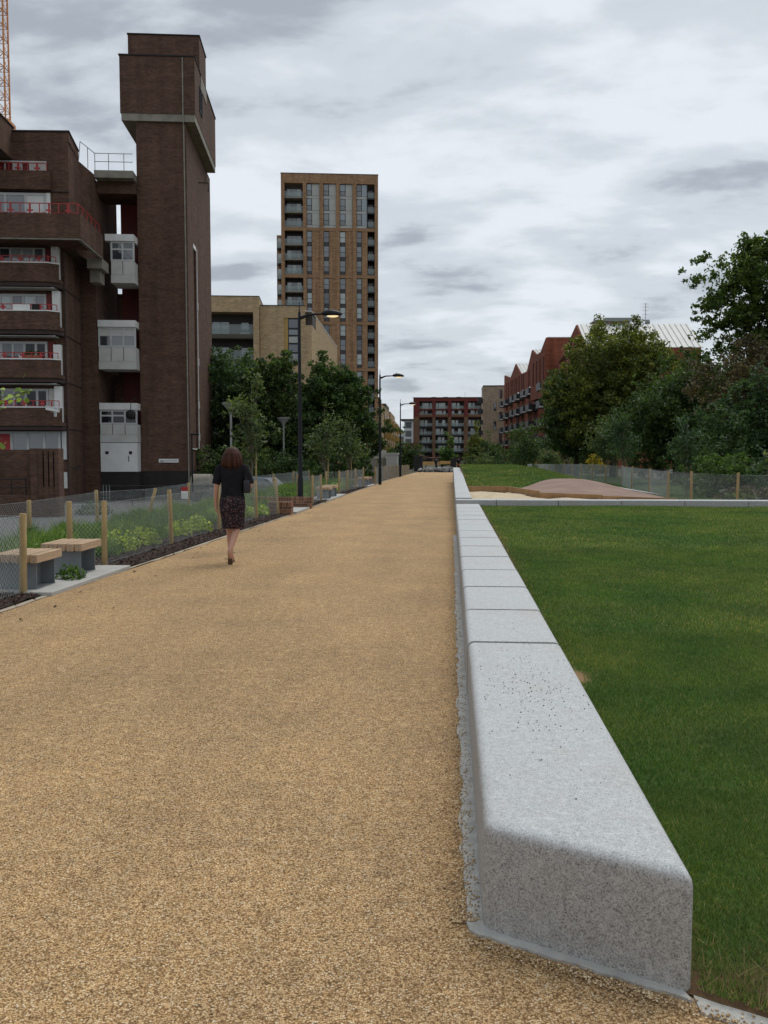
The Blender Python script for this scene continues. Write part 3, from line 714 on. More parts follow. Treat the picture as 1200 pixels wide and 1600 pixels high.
# security cameras on the block
def cctv(loc, rz, label, dome=False):
    o = empty('security_camera', loc, rz, label, 'camera')
    MB().box(-.06, .06, -.02, .10, -.16, .16).build('wall_box', 'white_paint', o, bevel=.01)
    MB().tube([(0, -.02, .02), (0, -.25, .06), (0, -.34, .16)], .03, 8).build('arm', 'white_paint', o, smooth=True)
    if dome:
        MB().lathe([(0.02, .04), (.12, .0), (.13, -.12), (.09, -.2), (.01, -.24)][::-1], 14, (0, -.38)).build('dome', 'white_paint', o, smooth=True)
    else:
        MB().box(-.42, .30, -.44, -.24, .10, .30).build('housing', 'white_paint', o, bevel=.03, rot=(0, R(12), 0)); MB().box(-.46, .34, -.47, -.21, .31, .335).build('sunshield', 'white_paint', o, rot=(0, R(12), 0))
    return o
def eloc(u, v, z):
    c, s = math.cos(ER), math.sin(ER); return (EO[0] + u * c - v * s, EO[1] + u * s + v * c, z)
cctv(eloc(-5.95, -6.62, 3.78), ER, 'white bullet security camera on the corner of the brown balcony block')
# ---------------- stair tower with link bridges
tow = empty('stair_tower', EO, ER, 'tall dark brown brick stair tower with a wider boxed head and concrete band', 'tower')
sh = MB(); sh.prism([(-2.75, 0), (0.25, 0), (0.25, 2.35), (0.02, 2.40), (0.02, 3.3), (0.25, 3.35), (0.25, 11.0), (-2.75, 11.0)], 0.56, 21.66); sh.build('shaft', 'estate_brick', tow)
boxes('shaft_head', 'estate_brick', tow, [(0.022, 0.251, 2.352, 3.352, 15.0, 21.66)])
boxes('lintel', 'white_paint', tow, [(0.18, 0.27, 2.3, 3.4, 14.75, 15.0)])
boxes('black_base', 'tar', tow, [(-2.74, 0.24, 0.01, 10.9, GZ, 0.555)])
boxes('concrete_band', 'concrete_dirty', tow, [(-3.56, 0.82, -0.16, 9.6, 21.665, 22.1)])
boxes('head', 'estate_brick', tow, [(-3.62, 0.84, -0.2, 9.7, 22.105, 25.45)])
boxes('coping', 'tar', tow, [(-3.67, 0.89, -0.25, 9.75, 25.455, 25.53)])
boxes('penthouse', 'estate_brick', tow, [(-3.58, 0.82, 2.1, 5.1, 25.535, 27.72)])
boxes('coping', 'tar', tow, [(-3.63, 0.87, 2.05, 5.15, 27.725, 27.79)])
boxes('concrete_strip', 'concrete_dirty', tow, [(0.83, 0.88, 2.3, 4.9, 24.6, 25.44)])
window(tow, 0.90, 1.6, 23.0, 1.2, 1.5, 'glass_black', 'dark_metal', R(90), cols=2)
MB().tube([(0.12, -.24, 25.4), (0.12, -.24, 21.6), (0.12, -.05, 21.5), (0.14, -.05, GZ)], 0.045, 8).build('drainpipe', 'concrete_dirty', tow, smooth=True)
MB().tube([(0.30, 3.45, 14.9), (0.30, 3.45, 2.0), (0.30, 2.0, 1.9), (0.30, 0.4, 1.95)], 0.035, 6).build('conduit', 'white_paint', tow)
MB().tube([(0.30, 3.6, 1.55), (0.30, 10.4, 1.5)], 0.04, 6).build('conduit', 'concrete_dirty', tow)
for z in (11.0, 7.4, 4.6, 2.5): boxes('light_fitting', 'white_paint', tow, [(0.27, 0.36, 3.38, 3.52, z, z + 0.45)])
MB().tube([(0.26, 5.0, 19.6), (0.9, 5.0, 19.6), (0.9, 5.0, 19.0)], 0.04, 6).build('overflow_pipe', 'tar', tow)
# sign on the tower
sg = empty('wall_sign', eloc(-1.70, -0.03, 1.08), ER, 'small white rectangular name sign on the brick tower', 'sign')
MB().box(0, 1.22, -.03, 0, 0, .235).build('plate', 'white_paint', sg, bevel=.01)
m = MB()
for k, (x0, x1) in enumerate([(.36, .50), (.53, .62), (.65, .76), (.80, .86), (.90, .98), (1.02, 1.12)]): m.box(x0, x1, -.034, -.0301, .10, .135)
m.build('lettering', 'grey_paint', sg); MB().box(.10, .33, -.034, -.0301, .035, .065).build('underline', 'tar', sg); MB().box(.10, .30, -.034, -.0301, .09, .14).build('lettering', 'grey_paint', sg)
# link bridges
for x0, z0, z1, cols, pn in ((-4.17, 11.86, 14.72, 2, ['glass_dark', 'glass_mid', 'glass_mid', 'spandrel_mid']), (-5.0, 6.72, 9.64, 3, ['glass_dark', 'glass_mid', 'glass_mid', 'panel_grey', 'panel_grey', 'panel_grey']), (-5.0, 2.32, 4.69, 3, ['glass_black'] * 6)):
    br = empty('link_bridge', (x0, -1.0, z0)); br.parent = tow; w = -2.77 - x0; h = z1 - z0
    boxes('base_panel', 'panel_grey', br, [(0, w, 0.03, 2.0, 0, 0.42), (0, w, 0.06, 2.0, .425, .48)])
    boxes('infill_panel', 'panel_grey', br, [(w * k / cols + 0.02, w * (k + 1) / cols - .02, 0.045, 1.9, .485, 1.2 * h / 2.9 + .1) for k in range(cols)])
    boxes('cornice', 'white_paint', br, [(0 if cols == 3 else -.3, w, -.04, 2.0, h - .40, h)])
    window(br, 0, 0.05, 1.2 * h / 2.9 + .11, w, h - .41 - (1.2 * h / 2.9 + .11), pn, 'white_frame', cols=cols, rows=(0.60,), t=0.10)
boxes('plant_door', 'white_paint', tow, [(-5.0, -2.8, -.94, .6, .54, 2.29)])
boxes('grille', 'tar', tow, [(-4.72, -4.52, -.96, -.93, 1.6, 1.78), (-3.3, -3.12, -.96, -.93, 1.6, 1.78), (-3.34, -3.30, -.96, -.93, 1.15, 1.5)])
boxes('base_wall', 'tar', tow, [(-5.04, -2.75, -.9, .5, GZ, .535)])
boxes('gate', 'grey_paint', tow, [(-4.9 + k * .18, -4.84 + k * .18, -1.0, -.95, GZ, -.25) for k in range(3)])
m = MB(); m.box(-4.42, -2.76, 3.0, 3.25, GZ, 18.0); m.build('red_panel', 'red_panel', tow)
boxes('recess_wall', 'estate_brick', tow, [(-5.04, -4.425, 3.0, 3.2, GZ, 6.7), (-4.75, -4.425, 3.0, 3.2, 6.71, 11.9)])
cctv(eloc(0.42, 10.7, 3.1), ER + R(60), 'white dome security camera at the far corner of the brick tower', True)
# globe lamp on a bracket at the link bridge
gl = empty('globe_lamp', eloc(-2.95, -1.9, 3.95), ER, 'dark round globe lamp hanging in front of the white link bridge', 'lamp')
MB().lathe([(0.03, -.30), (.17, -.25), (.27, -.13), (.30, 0), (.27, .13), (.17, .25), (.05, .30)], 18).build('globe', 'tar', gl, smooth='all')
MB().tube([(0, 0, .29), (0, .1, .75), (0.1, .6, 1.0), (.15, 1.9, .95)], .025, 6).build('bracket', 'tar', gl)

# ---------------- low brick bin store with slots
bs = empty('bin_store', (-14.7, 30, -0.8), ER, 'small brown brick store with three slots and a dark railing opening, at the left edge', 'building')
boxes('wall', 'estate_brick', bs, [(0, 0.24, 0, .6, 0, 2.58), (0.24, 0.42, 0.02, .6, 0, 2.58), (0.47, 0.60, 0.02, .6, 0, 2.58), (0.65, 0.78, 0.02, .6, 0, 2.58), (0.83, 0.98, 0, .6, 0, 2.58)])
boxes('slot_back', 'tar', bs, [(0.425, 0.465, 0.3, .55, 1.25, 2.5), (0.605, 0.645, 0.3, .55, 1.25, 2.5), (0.785, 0.825, 0.3, .55, 1.25, 2.5)])
boxes('slot_infill', 'estate_brick', bs, [(0.421, 0.469, 0.03, 0.29, 0, 1.24), (0.601, 0.649, 0.03, 0.29, 0, 1.24), (0.781, 0.829, 0.03, 0.29, 0, 1.24)])
boxes('low_wall', 'estate_brick', bs, [(-4, -0.001, 0.3, 0.55, 0, 0.92)])
boxes('side_wall', 'estate_brick', bs, [(-0.25, -0.002, 0.56, 3, 0, 2.55), (-4, -0.26, 2.2, 2.5, 0, 2.55)])
m = MB()
for z in (1.20, 1.50): m.tube([(-4, .42, z), (-.26, .42, z)], .022, 6)
for x in (-3.2, -2.4, -1.6, -.8, -.3): m.tube([(x, .42, .92), (x, .42, 1.5)], .02, 6)
m.build('railing', 'tar', bs)

# ---------------- brown brick high-rise
hi = empty('high_rise', (-31.8, 166, 0), ER, 'tall orange-brown brick residential tower with glazed top storeys', 'building')
W = 18.1; TOPZ = 53.75; GROUP = 8.66
PX = [(0, .63), (4.08, 4.74), (7.18, 7.87), (10.25, 10.91), (13.32, 14.05), (17.47, W)]
for a, b in PX: boxes('pier', 'tower_brick', hi, [(a, b, 0, 0.8, -1.5, TOPZ - 1.7)])
boxes('parapet', 'tower_brick', hi, [(0, W, 0, 0.9, TOPZ - 1.7, TOPZ)]); boxes('coping', 'dark_metal', hi, [(-.05, W + .05, -.05, 1.0, TOPZ + .002, TOPZ + .12)])
boxes('core_wall', 'cladding_dark', hi, [(0.02, W - .02, 2.2, 17.5, -1.5, TOPZ - .3)])
boxes('side_wall', 'tower_brick', hi, [(0.0, 0.62, .801, 17.6, -1.5, TOPZ - .01), (W - .63, W, .801, 17.6, -1.5, TOPZ - .01)])
BAYS = [(0.63, 4.08), (4.74, 7.18), (7.87, 10.25), (10.91, 13.32), (14.05, 17.47)]
tops = [TOPZ - 1.7 - GROUP * k for k in range(6)]
pr = random.Random(3)
for k, zt in enumerate(tops):
    zb = zt - (GROUP - 0.58)
    for a, b in BAYS: bar('band', 'tower_brick', hi, a + .002, b - .002, 0.12, 0.85, zb - .58, zb)
    sh_ = (GROUP - 0.58) / 3
    for f in range(3):
        z0 = zt - sh_ * (f + 1)
        # balcony bays left and right
        for (a, b) in ((0.63, 4.08), (16.11, 17.47)):
            if z0 < -1: continue
            bal = empty('balcony', (a, 0.3, z0)); bal.parent = hi; w = b - a
            bar('slab', 'concrete_dirty' if w > 2 else 'dark_metal', bal, 0.01, w - .01, 0, 1.7, -.001, .22)
            bar('rail_glass', 'rail_glass', bal, 0.03, w - .03, .05, .08, .25, 1.22)
            bar('handrail', 'grey_paint', bal, 0.02, w - .02, .03, .10, 1.225, 1.27)
            if w > 2: window(bal, .35, 1.62, .25, w - .7, 1.9, [pr.choice(['glass_mid', 'glass_blue', 'glass_pale', 'glass_dark']) for _ in range(3)], cols=3)
            else: window(bal, .2, 1.62, .25, w - .4, 1.9, 'glass_black')
        for (x0, x1), (bx0, bx1) in zip([(4.74, 5.73), (7.87, 8.93), (10.91, 12.0), (14.05, 15.05)], [(5.73, 7.18), (8.93, 10.25), (12.0, 13.32), (15.05, 16.11)]):
            if z0 < 3: continue
            pv = pr.choice([['glass_dark', 'glass_dark'], ['glass_mid', 'glass_dark'], ['glass_pale', 'glass_pale'], ['glass_mid', 'glass_mid'], ['glass_blue', 'glass_mid']])
            if k == 0:
                window(hi, x0 + .03, .34, z0 + .52, x1 - x0 - .06, sh_ - .54, ['spandrel_mid', pv[0]], rows=(0.42,), t=.07)
                bar('spandrel_panel', 'spandrel_pale', hi, x0 + .03, x1, .36, .6, z0, z0 + .48)
                bar('cladding_panel', 'spandrel_pale' if x0 < 14 else 'glass_blue', hi, bx0 + .02, bx1 - .03, .35, .6, z0 + .52, z0 + sh_ - .03)
                bar('cladding_panel', 'spandrel_pale', hi, bx0 + .02, bx1 - .03, .36, .6, z0, z0 + .47)
            else:
                window(hi, x0 + .02, .40, z0 + .62, x1 - x0 - .04, sh_ - .64, pv[::-1], rows=(0.46,), t=.07)
                bar('spandrel_panel', 'spandrel_dark', hi, x0 + .02, x1 - .02, .42, .6, z0 + .01, z0 + .60)
    if k > 0:
        for bx0, bx1 in [(5.73, 7.18), (8.93, 10.25), (12.0, 13.32), (15.05, 16.11)]:
            boxes('brick_panel', 'tower_brick', hi, [(bx0 + .002, bx1 - .002, 0.22, 0.84, zb + .001, zt - .001)])
    else:
        boxes('mullion', 'dark_metal', hi, [(16.0, 16.1, .2, 1.9, zb, zt)])
boxes('wing', 'tower_brick', hi, [(-1.0, -.01, 3.2, 14, -1.5, 43.2)])
for f in range(9):
    bal = empty('balcony', (-1.0, 2.2, 40.4 - f * 2.88)); bal.parent = hi
    bar('slab', 'dark_metal', bal, 0.05, .98, 0, 1.0, 0, .25); bar('rail_glass', 'rail_glass', bal, 0.08, .95, .05, .08, .26, 1.3); bar('door', 'glass_pale', bal, .2, .85, .9, .99, .26, 2.2)

# ---------------- tan brick houses in front of it
tan = empty('tan_block', (-22.742, 105, 0), ER, 'tan brick apartment house with a deep recessed balcony and gold window panel, behind the trees', 'building')
boxes('upper_wall', 'tan_brick', tan, [(-12, -.05, -.62, 7, 18.38, 20.2)])
boxes('coping', 'dark_metal', tan, [(-12, 0, -.67, 7.05, 20.202, 20.28)])
boxes('pier', 'tan_brick', tan, [(-.74, -.052, -.62, 7, -1, 18.378)])
boxes('recess_back', 'cladding_dark', tan, [(-12, -.742, 1.6, 7, -1, 18.378)])
for z in (15.3, 12.3, 9.3, 6.3):
    bar('balcony_slab', 'roof_dark', tan, -12, -.745, -.55, 1.599, z, z + .5)
    bar('rail_glass', 'rail_glass', tan, -12, -.78, -.45, -.42, z + .52, z + 1.6); bar('handrail', 'grey_paint', tan, -12, -.76, -.47, -.40, z + 1.605, z + 1.65)
    window(tan, -5.85, 1.5, z + .5, 2.1, 1.75, 'glass_blue', cols=2); window(tan, -2.4, 1.5, z + 1.2, 1.0, 1.0, 'glass_blue'); bar('panel', 'glass_blue', tan, -2.5, -1.35, 1.52, 1.59, z + .5, z + 1.05)
side = [(6.14, 0), (9.55, 34.8)]
m = MB()
m.prism([(0, 0), (2.87, 0), (2.87, 34.8), (0, 34.8)], -1, 19.25); m.build('wall', 'tan_brick', tan)
m = MB(); m.prism([(4.55, 0), (5.38, 0), (5.38, 34.8), (4.55, 34.8)], -1, 19.25); m.build('wall', 'tan_brick', tan)
boxes('wall', 'tan_brick', tan, [(2.872, 4.548, 0, 20, -1, 12.6), (2.872, 4.548, 0, 20, 17.85, 19.25)])
m = MB(); m.prism([(5.382, 0), (6.14, 0), (9.55, 34.8), (5.382, 34.8)], -1, 17.0); m.build('wall', 'tan_brick', tan)
m = MB(); m.prism([(5.382, 4.5), (6.58, 4.5), (9.55, 34.8), (5.382, 34.8)], 17.002, 18.6); m.build('wall', 'tan_brick', tan)
m = MB(); m.prism([(5.382, 1.2), (6.2, 1.2), (6.5, 4.4), (5.382, 4.4)], 17.002, 18.5); m.build('recess', 'cladding_dark', tan)
m = MB(); m.prism([(5.384, 0), (6.16, 0), (9.6, 34.9), (5.384, 34.9)], 18.602, 18.72); m.build('roof_edge', 'roof_metal', tan)
boxes('coping', 'dark_metal', tan, [(-.0, 5.4, -.05, 20, 19.252, 19.34)])
boxes('gold_panel', 'gold_panel', tan, [(2.875, 3.30, .10, .6, 12.62, 17.83)])
for a, b, p in ((16.62, 17.8, 'glass_dark'), (15.8, 16.6, 'glass_mid'), (14.85, 15.78, 'spandrel_pale'), (13.76, 14.83, 'glass_dark'), (12.65, 13.74, 'glass_mid')):
    window(tan, 3.32, .12, a, 1.22, b - a - .02, p, t=.08)
boxes('backing', 'cladding_dark', tan, [(2.873, 4.547, .7, 1.2, 12.6, 17.85)])

# ---------------- row with gold balconies
yr = empty('gold_balcony_row', (-14.3, 182, 0), math.atan2(3.1, 108), 'tan brick terrace with gold box balconies beyond the high-rise', 'building')
boxes('wall', 'tan_brick', yr, [(-9, 0, 0, 38, -1, 12.1)]); boxes('wall', 'tan_brick', yr, [(-9, .3, 38.01, 70, -1, 12.3)]); boxes('wall', 'tan_brick', yr, [(-9, .1, 70.01, 112, -1, 11.4)])
boxes('roof_box', 'roof_dark', yr, [(-9, -.6, 33, 52, 12.32, 14.0)]); boxes('roof_box', 'roof_dark', yr, [(-9, -.3, -3, 6, 12.11, 13.2)])
for j, y in enumerate((14, 29, 47, 60, 80, 98)):
    for i, z in enumerate((2.2, 5.2, 8.2)):
        b = empty('balcony', (.31 if j in (2, 3) else .11, y, z)); b.parent = yr
        bar('box', 'gold_panel', b, .005, 1.5, -1.8, 1.8, 0, 1.2); bar('door', 'glass_dark', b, .0, .05, -1.2, 1.2, 1.21, 2.4)
# stepped base walls before the row
bw = empty('retaining_wall', (-14.5, 120, -.8), 0, 'pale stone retaining wall and block at the far left end of the path', 'wall')
boxes('block', 'concrete', bw, [(5.7, 7.2, 0, 3, 0, 2.4)]); boxes('coping', 'concrete', bw, [(5.6, 7.3, -.1, 3.1, 2.402, 2.65)]); boxes('wall', 'concrete_dirty', bw, [(2.6, 5.69, 1, 4, 0, 1.9)])
for k in range(5): boxes('step_course', 'concrete', bw, [(2.6, 5.4, 1.2 + .4 * k, 4, 1.905 + .22 * k, 2.12 + .22 * k)])

# ---------------- white building
wb = empty('white_block', (-21, 330, 0), 0, 'small white rendered block with flat projecting roof seen between lamp posts', 'building')
boxes('wall', 'pale_render', wb, [(3.5, 10, 0, 12, -1, 14.4), (0, 3.49, 1, 12, -1, 10)]); boxes('roof', 'dark_metal', wb, [(2.2, 10.2, -.8, 12.5, 14.402, 14.9), (-.3, 3.49, .5, 12, 10.002, 10.5)])
for z in (11.6, 8.4, 5.4): window(wb, 4.0, -.09, z, 2.2, 2.1, 'glass_mid', cols=2)
for z in (6.2, 3.2): window(wb, .6, .9, z, 2.6, 2.2, 'glass_mid', cols=2)
gw = empty('far_wall', (-24, 312, -.6), 0, 'long brown wall with a ramp below the white block', 'wall'); boxes('wall', 'brown_brick_far', gw, [(0, 12, 0, 1, 0, 6.2)]); boxes('coping', 'concrete_dirty', gw, [(0, 12, -.1, 1.1, 6.202, 6.5)])

# ---------------- block that closes the view
eb = empty('end_block', (-12.8, 300, 0), 0, 'mid-rise block closing the view, red brick top storeys over brown with glazed balconies', 'building')
EW = 24.0; cols_ = [(2.0, 6.4), (7.4, 11.6), (12.8, 17.0), (18.4, 22.8)]
boxes('core', 'cladding_dark', eb, [(.02, EW - .02, 2.0, 14, -1, 20.4)])
edges = [0] + [e for c in cols_ for e in c] + [EW]
for i in range(0, len(edges), 2):
    bar('pier', 'brown_brick_far', eb, edges[i], edges[i + 1], 0, 1.998, -1, 14.4); bar('pier', 'red_brick_far', eb, edges[i], edges[i + 1], -.05, 1.998, 14.402, 19.6)
bar('band', 'brown_brick_far', eb, 0.003, EW - .003, -.03, .4, 14.405, 15.2); bar('parapet', 'red_brick_far', eb, 0, EW, -.06, 2.0, 19.605, 20.7); bar('coping', 'dark_metal', eb, -.1, EW + .1, -.15, 14, 20.705, 20.95)
pr = random.Random(5)
for zi, z in enumerate((16.9, 15.25 - 1.2, 11.1, 8.25, 5.4, 2.55)):
    z = (17.0, 14.42, 11.2, 8.35, 5.5, 2.65)[zi]
    for (a, b) in cols_:
        bal = empty('balcony', (a, .5, z)); bal.parent = eb; w = b - a
        bar('slab', 'red_brick_far' if zi < 2 else 'dark_metal', bal, 0.01, w - .01, 0, 1.49, -.35, .1); bar('rail_glass', 'rail_glass', bal, .02, w - .02, .03, .08, .12, 1.1)
        n = pr.choice([1.0, 1.4, 2.2]); x = pr.choice([.1, .9, w - n - .9])
        bar('door', 'glass_pale', bal, x, x + n, 1.4, 1.48, .12, 2.15); bar('window', pr.choice(['glass_pale', 'glass_blue']), bal, (x + n + .35) if x < 1 else .15, (x + n + 1.15) if x < 1 else .95, 1.41, 1.48, .12, 2.1)
for x in (6, 10, 14.5): boxes('roof_vent', 'dark_metal', eb, [(x, x + 1.6, 3, 5, 20.955, 21.25)])
MB().tube([(17.4, 4, 20.9), (17.4, 4, 23.0)], .04, 5).build('aerial', 'dark_metal', eb)

# ---------------- pale brick block on the right of the axis
pb = empty('pale_block', (8.85, 250, 0), 0, 'pale buff brick block with narrow windows raised over an open undercroft', 'building')
boxes('wall', 'pale_brick', pb, [(0, 6.3, 0, 14, 4.4, 20.7)]); boxes('coping', 'dark_metal', pb, [(-.1, 6.4, -.1, 14.1, 20.702, 20.95)]); boxes('undercroft', 'cladding_dark', pb, [(.8, 6.2, 1.5, 13, -1, 4.398)])
for x, z in ((4.5, 17.3), (2.9, 13.9), (4.5, 11.2), (2.9, 8.6), (4.5, 5.2)): window(pb, x, -.07, z, .75, 2.4, 'glass_dark', rows=(.4,), t=.07)
for i, z in enumerate((16.2, 13.2, 10.2, 7.2, 4.5)):
    b = empty('balcony', (0, 1.0, z)); b.parent = pb; bar('slab', 'dark_metal', b, -1.5, -.005, 0, 4, 0, .2); bar('railing', 'rail_glass', b, -1.48, -1.44, 0.02, 3.98, .21, 1.3); bar('railing', 'dark_metal', b, -1.42, -.01, 0, .04, .21, 1.2)

# ---------------- rust red sawtooth terrace
rr = empty('sawtooth_terrace', (14.12, 240, 0), R(3.847), 'rust red clad terrace with sawtooth gables, pale metal roofs and black balconies', 'building')
prof = [(-99.0, 18.2), (-91.7, 22.8), (-86.0, 21.0), (-85.9, 18.0), (-63.3, 18.0), (-63.2, 24.5), (-54.7, 21.6), (-45.9, 24.1), (-38.9, 20.2), (-30, 20.4), (-20.7, 23.7), (-11.6, 21.1), (0.6, 22.8), (0.6, -1), (-99.0, -1)]
m = MB(); m.prismx(prof, 0, 18); m.build('wall', 'red_clad', rr)
def roofq(a, b, name='roof', x0=.25, lift=.12):
    (ya, za), (yb, zb) = a, b; n = Vector((0, -(zb - za), yb - ya)).normalized() * lift
    m = MB(); m.add([(x0, ya, za + .03), (18.3, ya, za + .03), (18.3, yb, zb + .03), (x0, yb, zb + .03), (x0, ya + n.y, za + n.z), (18.3, ya + n.y, za + n.z), (18.3, yb + n.y, zb + n.z), (x0, yb + n.y, zb + n.z)],
          [(3, 2, 1, 0), (4, 5, 6, 7), (0, 1, 5, 4), (1, 2, 6, 5), (2, 3, 7, 6), (3, 0, 4, 7)])
    o = m.build(name, 'roof_metal', rr)
    L = Vector((0, yb - ya, zb - za)); k = 0
    sm = MB(); q = n * 1.0
    x = x0 + .5
    while x < 18:
        p0 = Vector((x, ya, za)) + q; p1 = p0 + L; w = Vector((.05, 0, 0)); hh = n.normalized() * .1
        sm.add([p0, p0 + w, p1 + w, p1, p0 + hh, p0 + w + hh, p1 + w + hh, p1 + hh], [(3, 2, 1, 0), (4, 5, 6, 7), (0, 1, 5, 4), (1, 2, 6, 5), (2, 3, 7, 6), (3, 0, 4, 7)]); x += .9
    sm.build('seam', 'roof_metal', o)
for a, b in (((-99.0, 18.2), (-91.7, 22.8)), ((-63.2, 24.5), (-54.7, 21.6)), ((-54.7, 21.6), (-45.9, 24.1)), ((-45.9, 24.1), (-38.9, 20.2)), ((-30, 20.4), (-20.7, 23.7)), ((-20.7, 23.7), (-11.6, 21.1)), ((-11.6, 21.1), (.6, 22.8))): roofq(a, b)
roofq((-85.9, 18.0), (-75, 20.5), x0=1.6); roofq((-75, 20.5), (-63.3, 18.0), x0=1.6)
# the projecting unit
boxes('bay', 'red_clad', rr, [(-1.6, -.01, -72, -54.8, 12.6, 21.3)])
for y in (-97.5, -94, -90.5, -87.5, -83, -79, -75, -52, -49, -46.5, -42, -34, -31, -27, -23, -20, -16, -13, -8, -4):
    for z, h in ((16.0, 4.2), (9.6, 2.4), (6.2, 2.4), (2.0, 2.6)):
        if z > 15 and (-86 < y < -73): h = 1.8
        if z > 15 and y < -94: continue
        window(rr, -.09, y, z, 1.0, h, 'tar', 'red_brick_far', R(-90), t=.08)
for y in (-70, -66, -62, -58): window(rr, -1.69, y, 15.4, .9, 4.6, 'tar', 'red_brick_far', R(-90), t=.08)
pr = random.Random(9)
for i, (y, x0) in enumerate(((-92, 0), (-78, 0), (-66, 0), (-52, 0), (-44, 0), (-34, 0), (-26, 0), (-14, 0), (-5, 0))):
    for z in ((14.0, 10.6, 7.2, 3.8) if y > -70 else (12.4, 9.2, 6.0, 3.2)):
        b = empty('balcony', (x0, y + pr.uniform(-.6, .6), z)); b.parent = rr
        bar('slab', 'dark_metal', b, -1.9, -.005, -2.3, 2.3, 0, .32); bar('railing', 'dark_metal', b, -1.9, -1.84, -2.3, 2.3, .321, 1.45)
        bar('railing', 'dark_metal', b, -1.83, -.01, -2.3, -2.24, .321, 1.45); bar('soffit_light', 'white_paint', b, -1.95, -1.2, -2.45, -2.31, .05, .3)
        bar('door', 'glass_dark', b, -.08, -.006, -1.6, 1.6, .33, 2.4)
# plant and aerial on its roof
MB().box(3, 9, -92, -88, 23.4, 23.6).box(3.2, 3.4, -91.6, -91.4, 22, 23.4).box(8.6, 8.8, -91.6, -91.4, 22, 23.4).box(3.2, 3.4, -88.6, -88.4, 20, 23.4).box(8.6, 8.8, -88.6, -88.4, 20, 23.4).box(5, 9, -91.5, -89, 23.62, 24.0).build('roof_plant', 'grey_paint', rr)
m = MB(); m.tube([(11.5, -91, 22), (11.5, -91, 26.4)], .05, 6)
for z in (24.6, 25.2, 25.8, 26.3): m.tube([(11.0, -91, z), (12.0, -91, z)], .025, 4)
m.lathe([(.05, 22.7), (.3, 22.9), (.4, 23.3), (.3, 23.7), (.05, 23.8)], 10, (11.9, -91)); m.build('aerial', 'grey_paint', rr)

# ---------------- tower crane beyond the estate
cr = empty('tower_crane', (-71.9, 140, -1), R(8), 'orange lattice mast of a tower crane behind the brown estate roof', 'crane')
m = MB(); cw = 1.05
for z0 in np.arange(0, 100, 2.2):
    for sx, sy, ex, ey in ((-1, -1, 1, -1), (1, -1, 1, 1), (1, 1, -1, 1), (-1, 1, -1, -1)):
        m.tube([(sx * cw, sy * cw, z0), (ex * cw, ey * cw, z0)], .06, 4); m.tube([(sx * cw, sy * cw, z0), (ex * cw, ey * cw, z0 + 2.2)], .055, 4); m.tube([(ex * cw, ey * cw, z0), (sx * cw, sy * cw, z0 + 1.1)], .04, 4)
m.build('lattice', 'crane_paint', cr)
for sx in (-1, 1):
    for sy in (-1, 1): MB().tube([(sx * cw, sy * cw, 0), (sx * cw, sy * cw, 100)], .14, 6).build('chord', 'crane_paint', cr)
m = MB()
for a in (-1.6, 1.6):
    m.box(-1.7, 1.7, a - .12, a + .12, 54.3, 55.6); m.box(a - .12, a + .12, -1.48, 1.48, 54.3, 55.6)
for sx in (-1.5, 1.5):
    for sy in (-1.5, 1.5): m.tube([(sx, sy, 54.3), (sx, sy, 47)], .11, 6)
m.build('climbing_collar', 'crane_paint', cr)

# ------------------------------------------------------------------ fences of chestnut posts and chain link
def chain(p, q, z0p, z0q, h, pitch=0.055, r=0.0016):
    "woven wire between two posts: zigzag wires in both directions, three-sided"
    L = math.hypot(q[0] - p[0], q[1] - p[1]); d = np.array([(q[0] - p[0]) / L, (q[1] - p[1]) / L, 0.0]); nrm = np.array([-d[1], d[0], 0])
    segs = []
    k = 1.25                              # steepness of the diamonds
    w = h / k
    for s0 in np.arange(-w, L, pitch):
        for sgn in (1, -1):
            a0, a1 = s0, s0 + w
            t0 = max(0, (0 - a0) / w); t1 = min(1, (L - a0) / w)
            if t1 <= t0: continue
            za, zb = (t0 * h, t1 * h) if sgn > 0 else (h - t0 * h, h - t1 * h)
            segs.append((a0 + t0 * w, za, a0 + t1 * w, zb, sgn))
    for zz in (0.02, h - 0.01): segs.append((0, zz, L, zz, 0))
    S = np.array(segs)
    def pt(s, z): 
        base = z0p + (z0q - z0p) * s / L
        sag = -0.025 * np.sin(np.pi * np.clip(s / L, 0, 1)) * (z / h)
        return np.stack([p[0] + d[0] * s, p[1] + d[1] * s, base + z + sag], 1)
    A = pt(S[:, 0], S[:, 1]) + nrm * (S[:, 4:5] * 0.003); B = pt(S[:, 2], S[:, 3]) + nrm * (S[:, 4:5] * 0.003)
    dirv = B - A; dirv /= np.linalg.norm(dirv, axis=1, keepdims=True)
    u = np.cross(dirv, nrm); V = []
    n = len(S)
    for e in (A, B):
        for t in range(3):
            an = 2 * math.pi * t / 3
            V.append(e + (u * math.cos(an) + nrm * math.sin(an)) * r)
    V = np.stack(V, 1).reshape(-1, 3)
    base = np.arange(n)[:, None] * 6
    F = np.concatenate([base + np.array([[a, (a + 1) % 3, 3 + (a + 1) % 3, 3 + a]]) for a in range(3)], 0)
    return V, F
def post_mesh(h, k=0):
    def f():
        m = MB(); m.lathe([(0.040, -0.15), (0.040, 0.0), (0.039, h * .5), (0.038, h - .008), (0.033, h)], 10); return m.mesh('post', 'post_timber', True)
    return cached(('post', round(h, 2)), f)
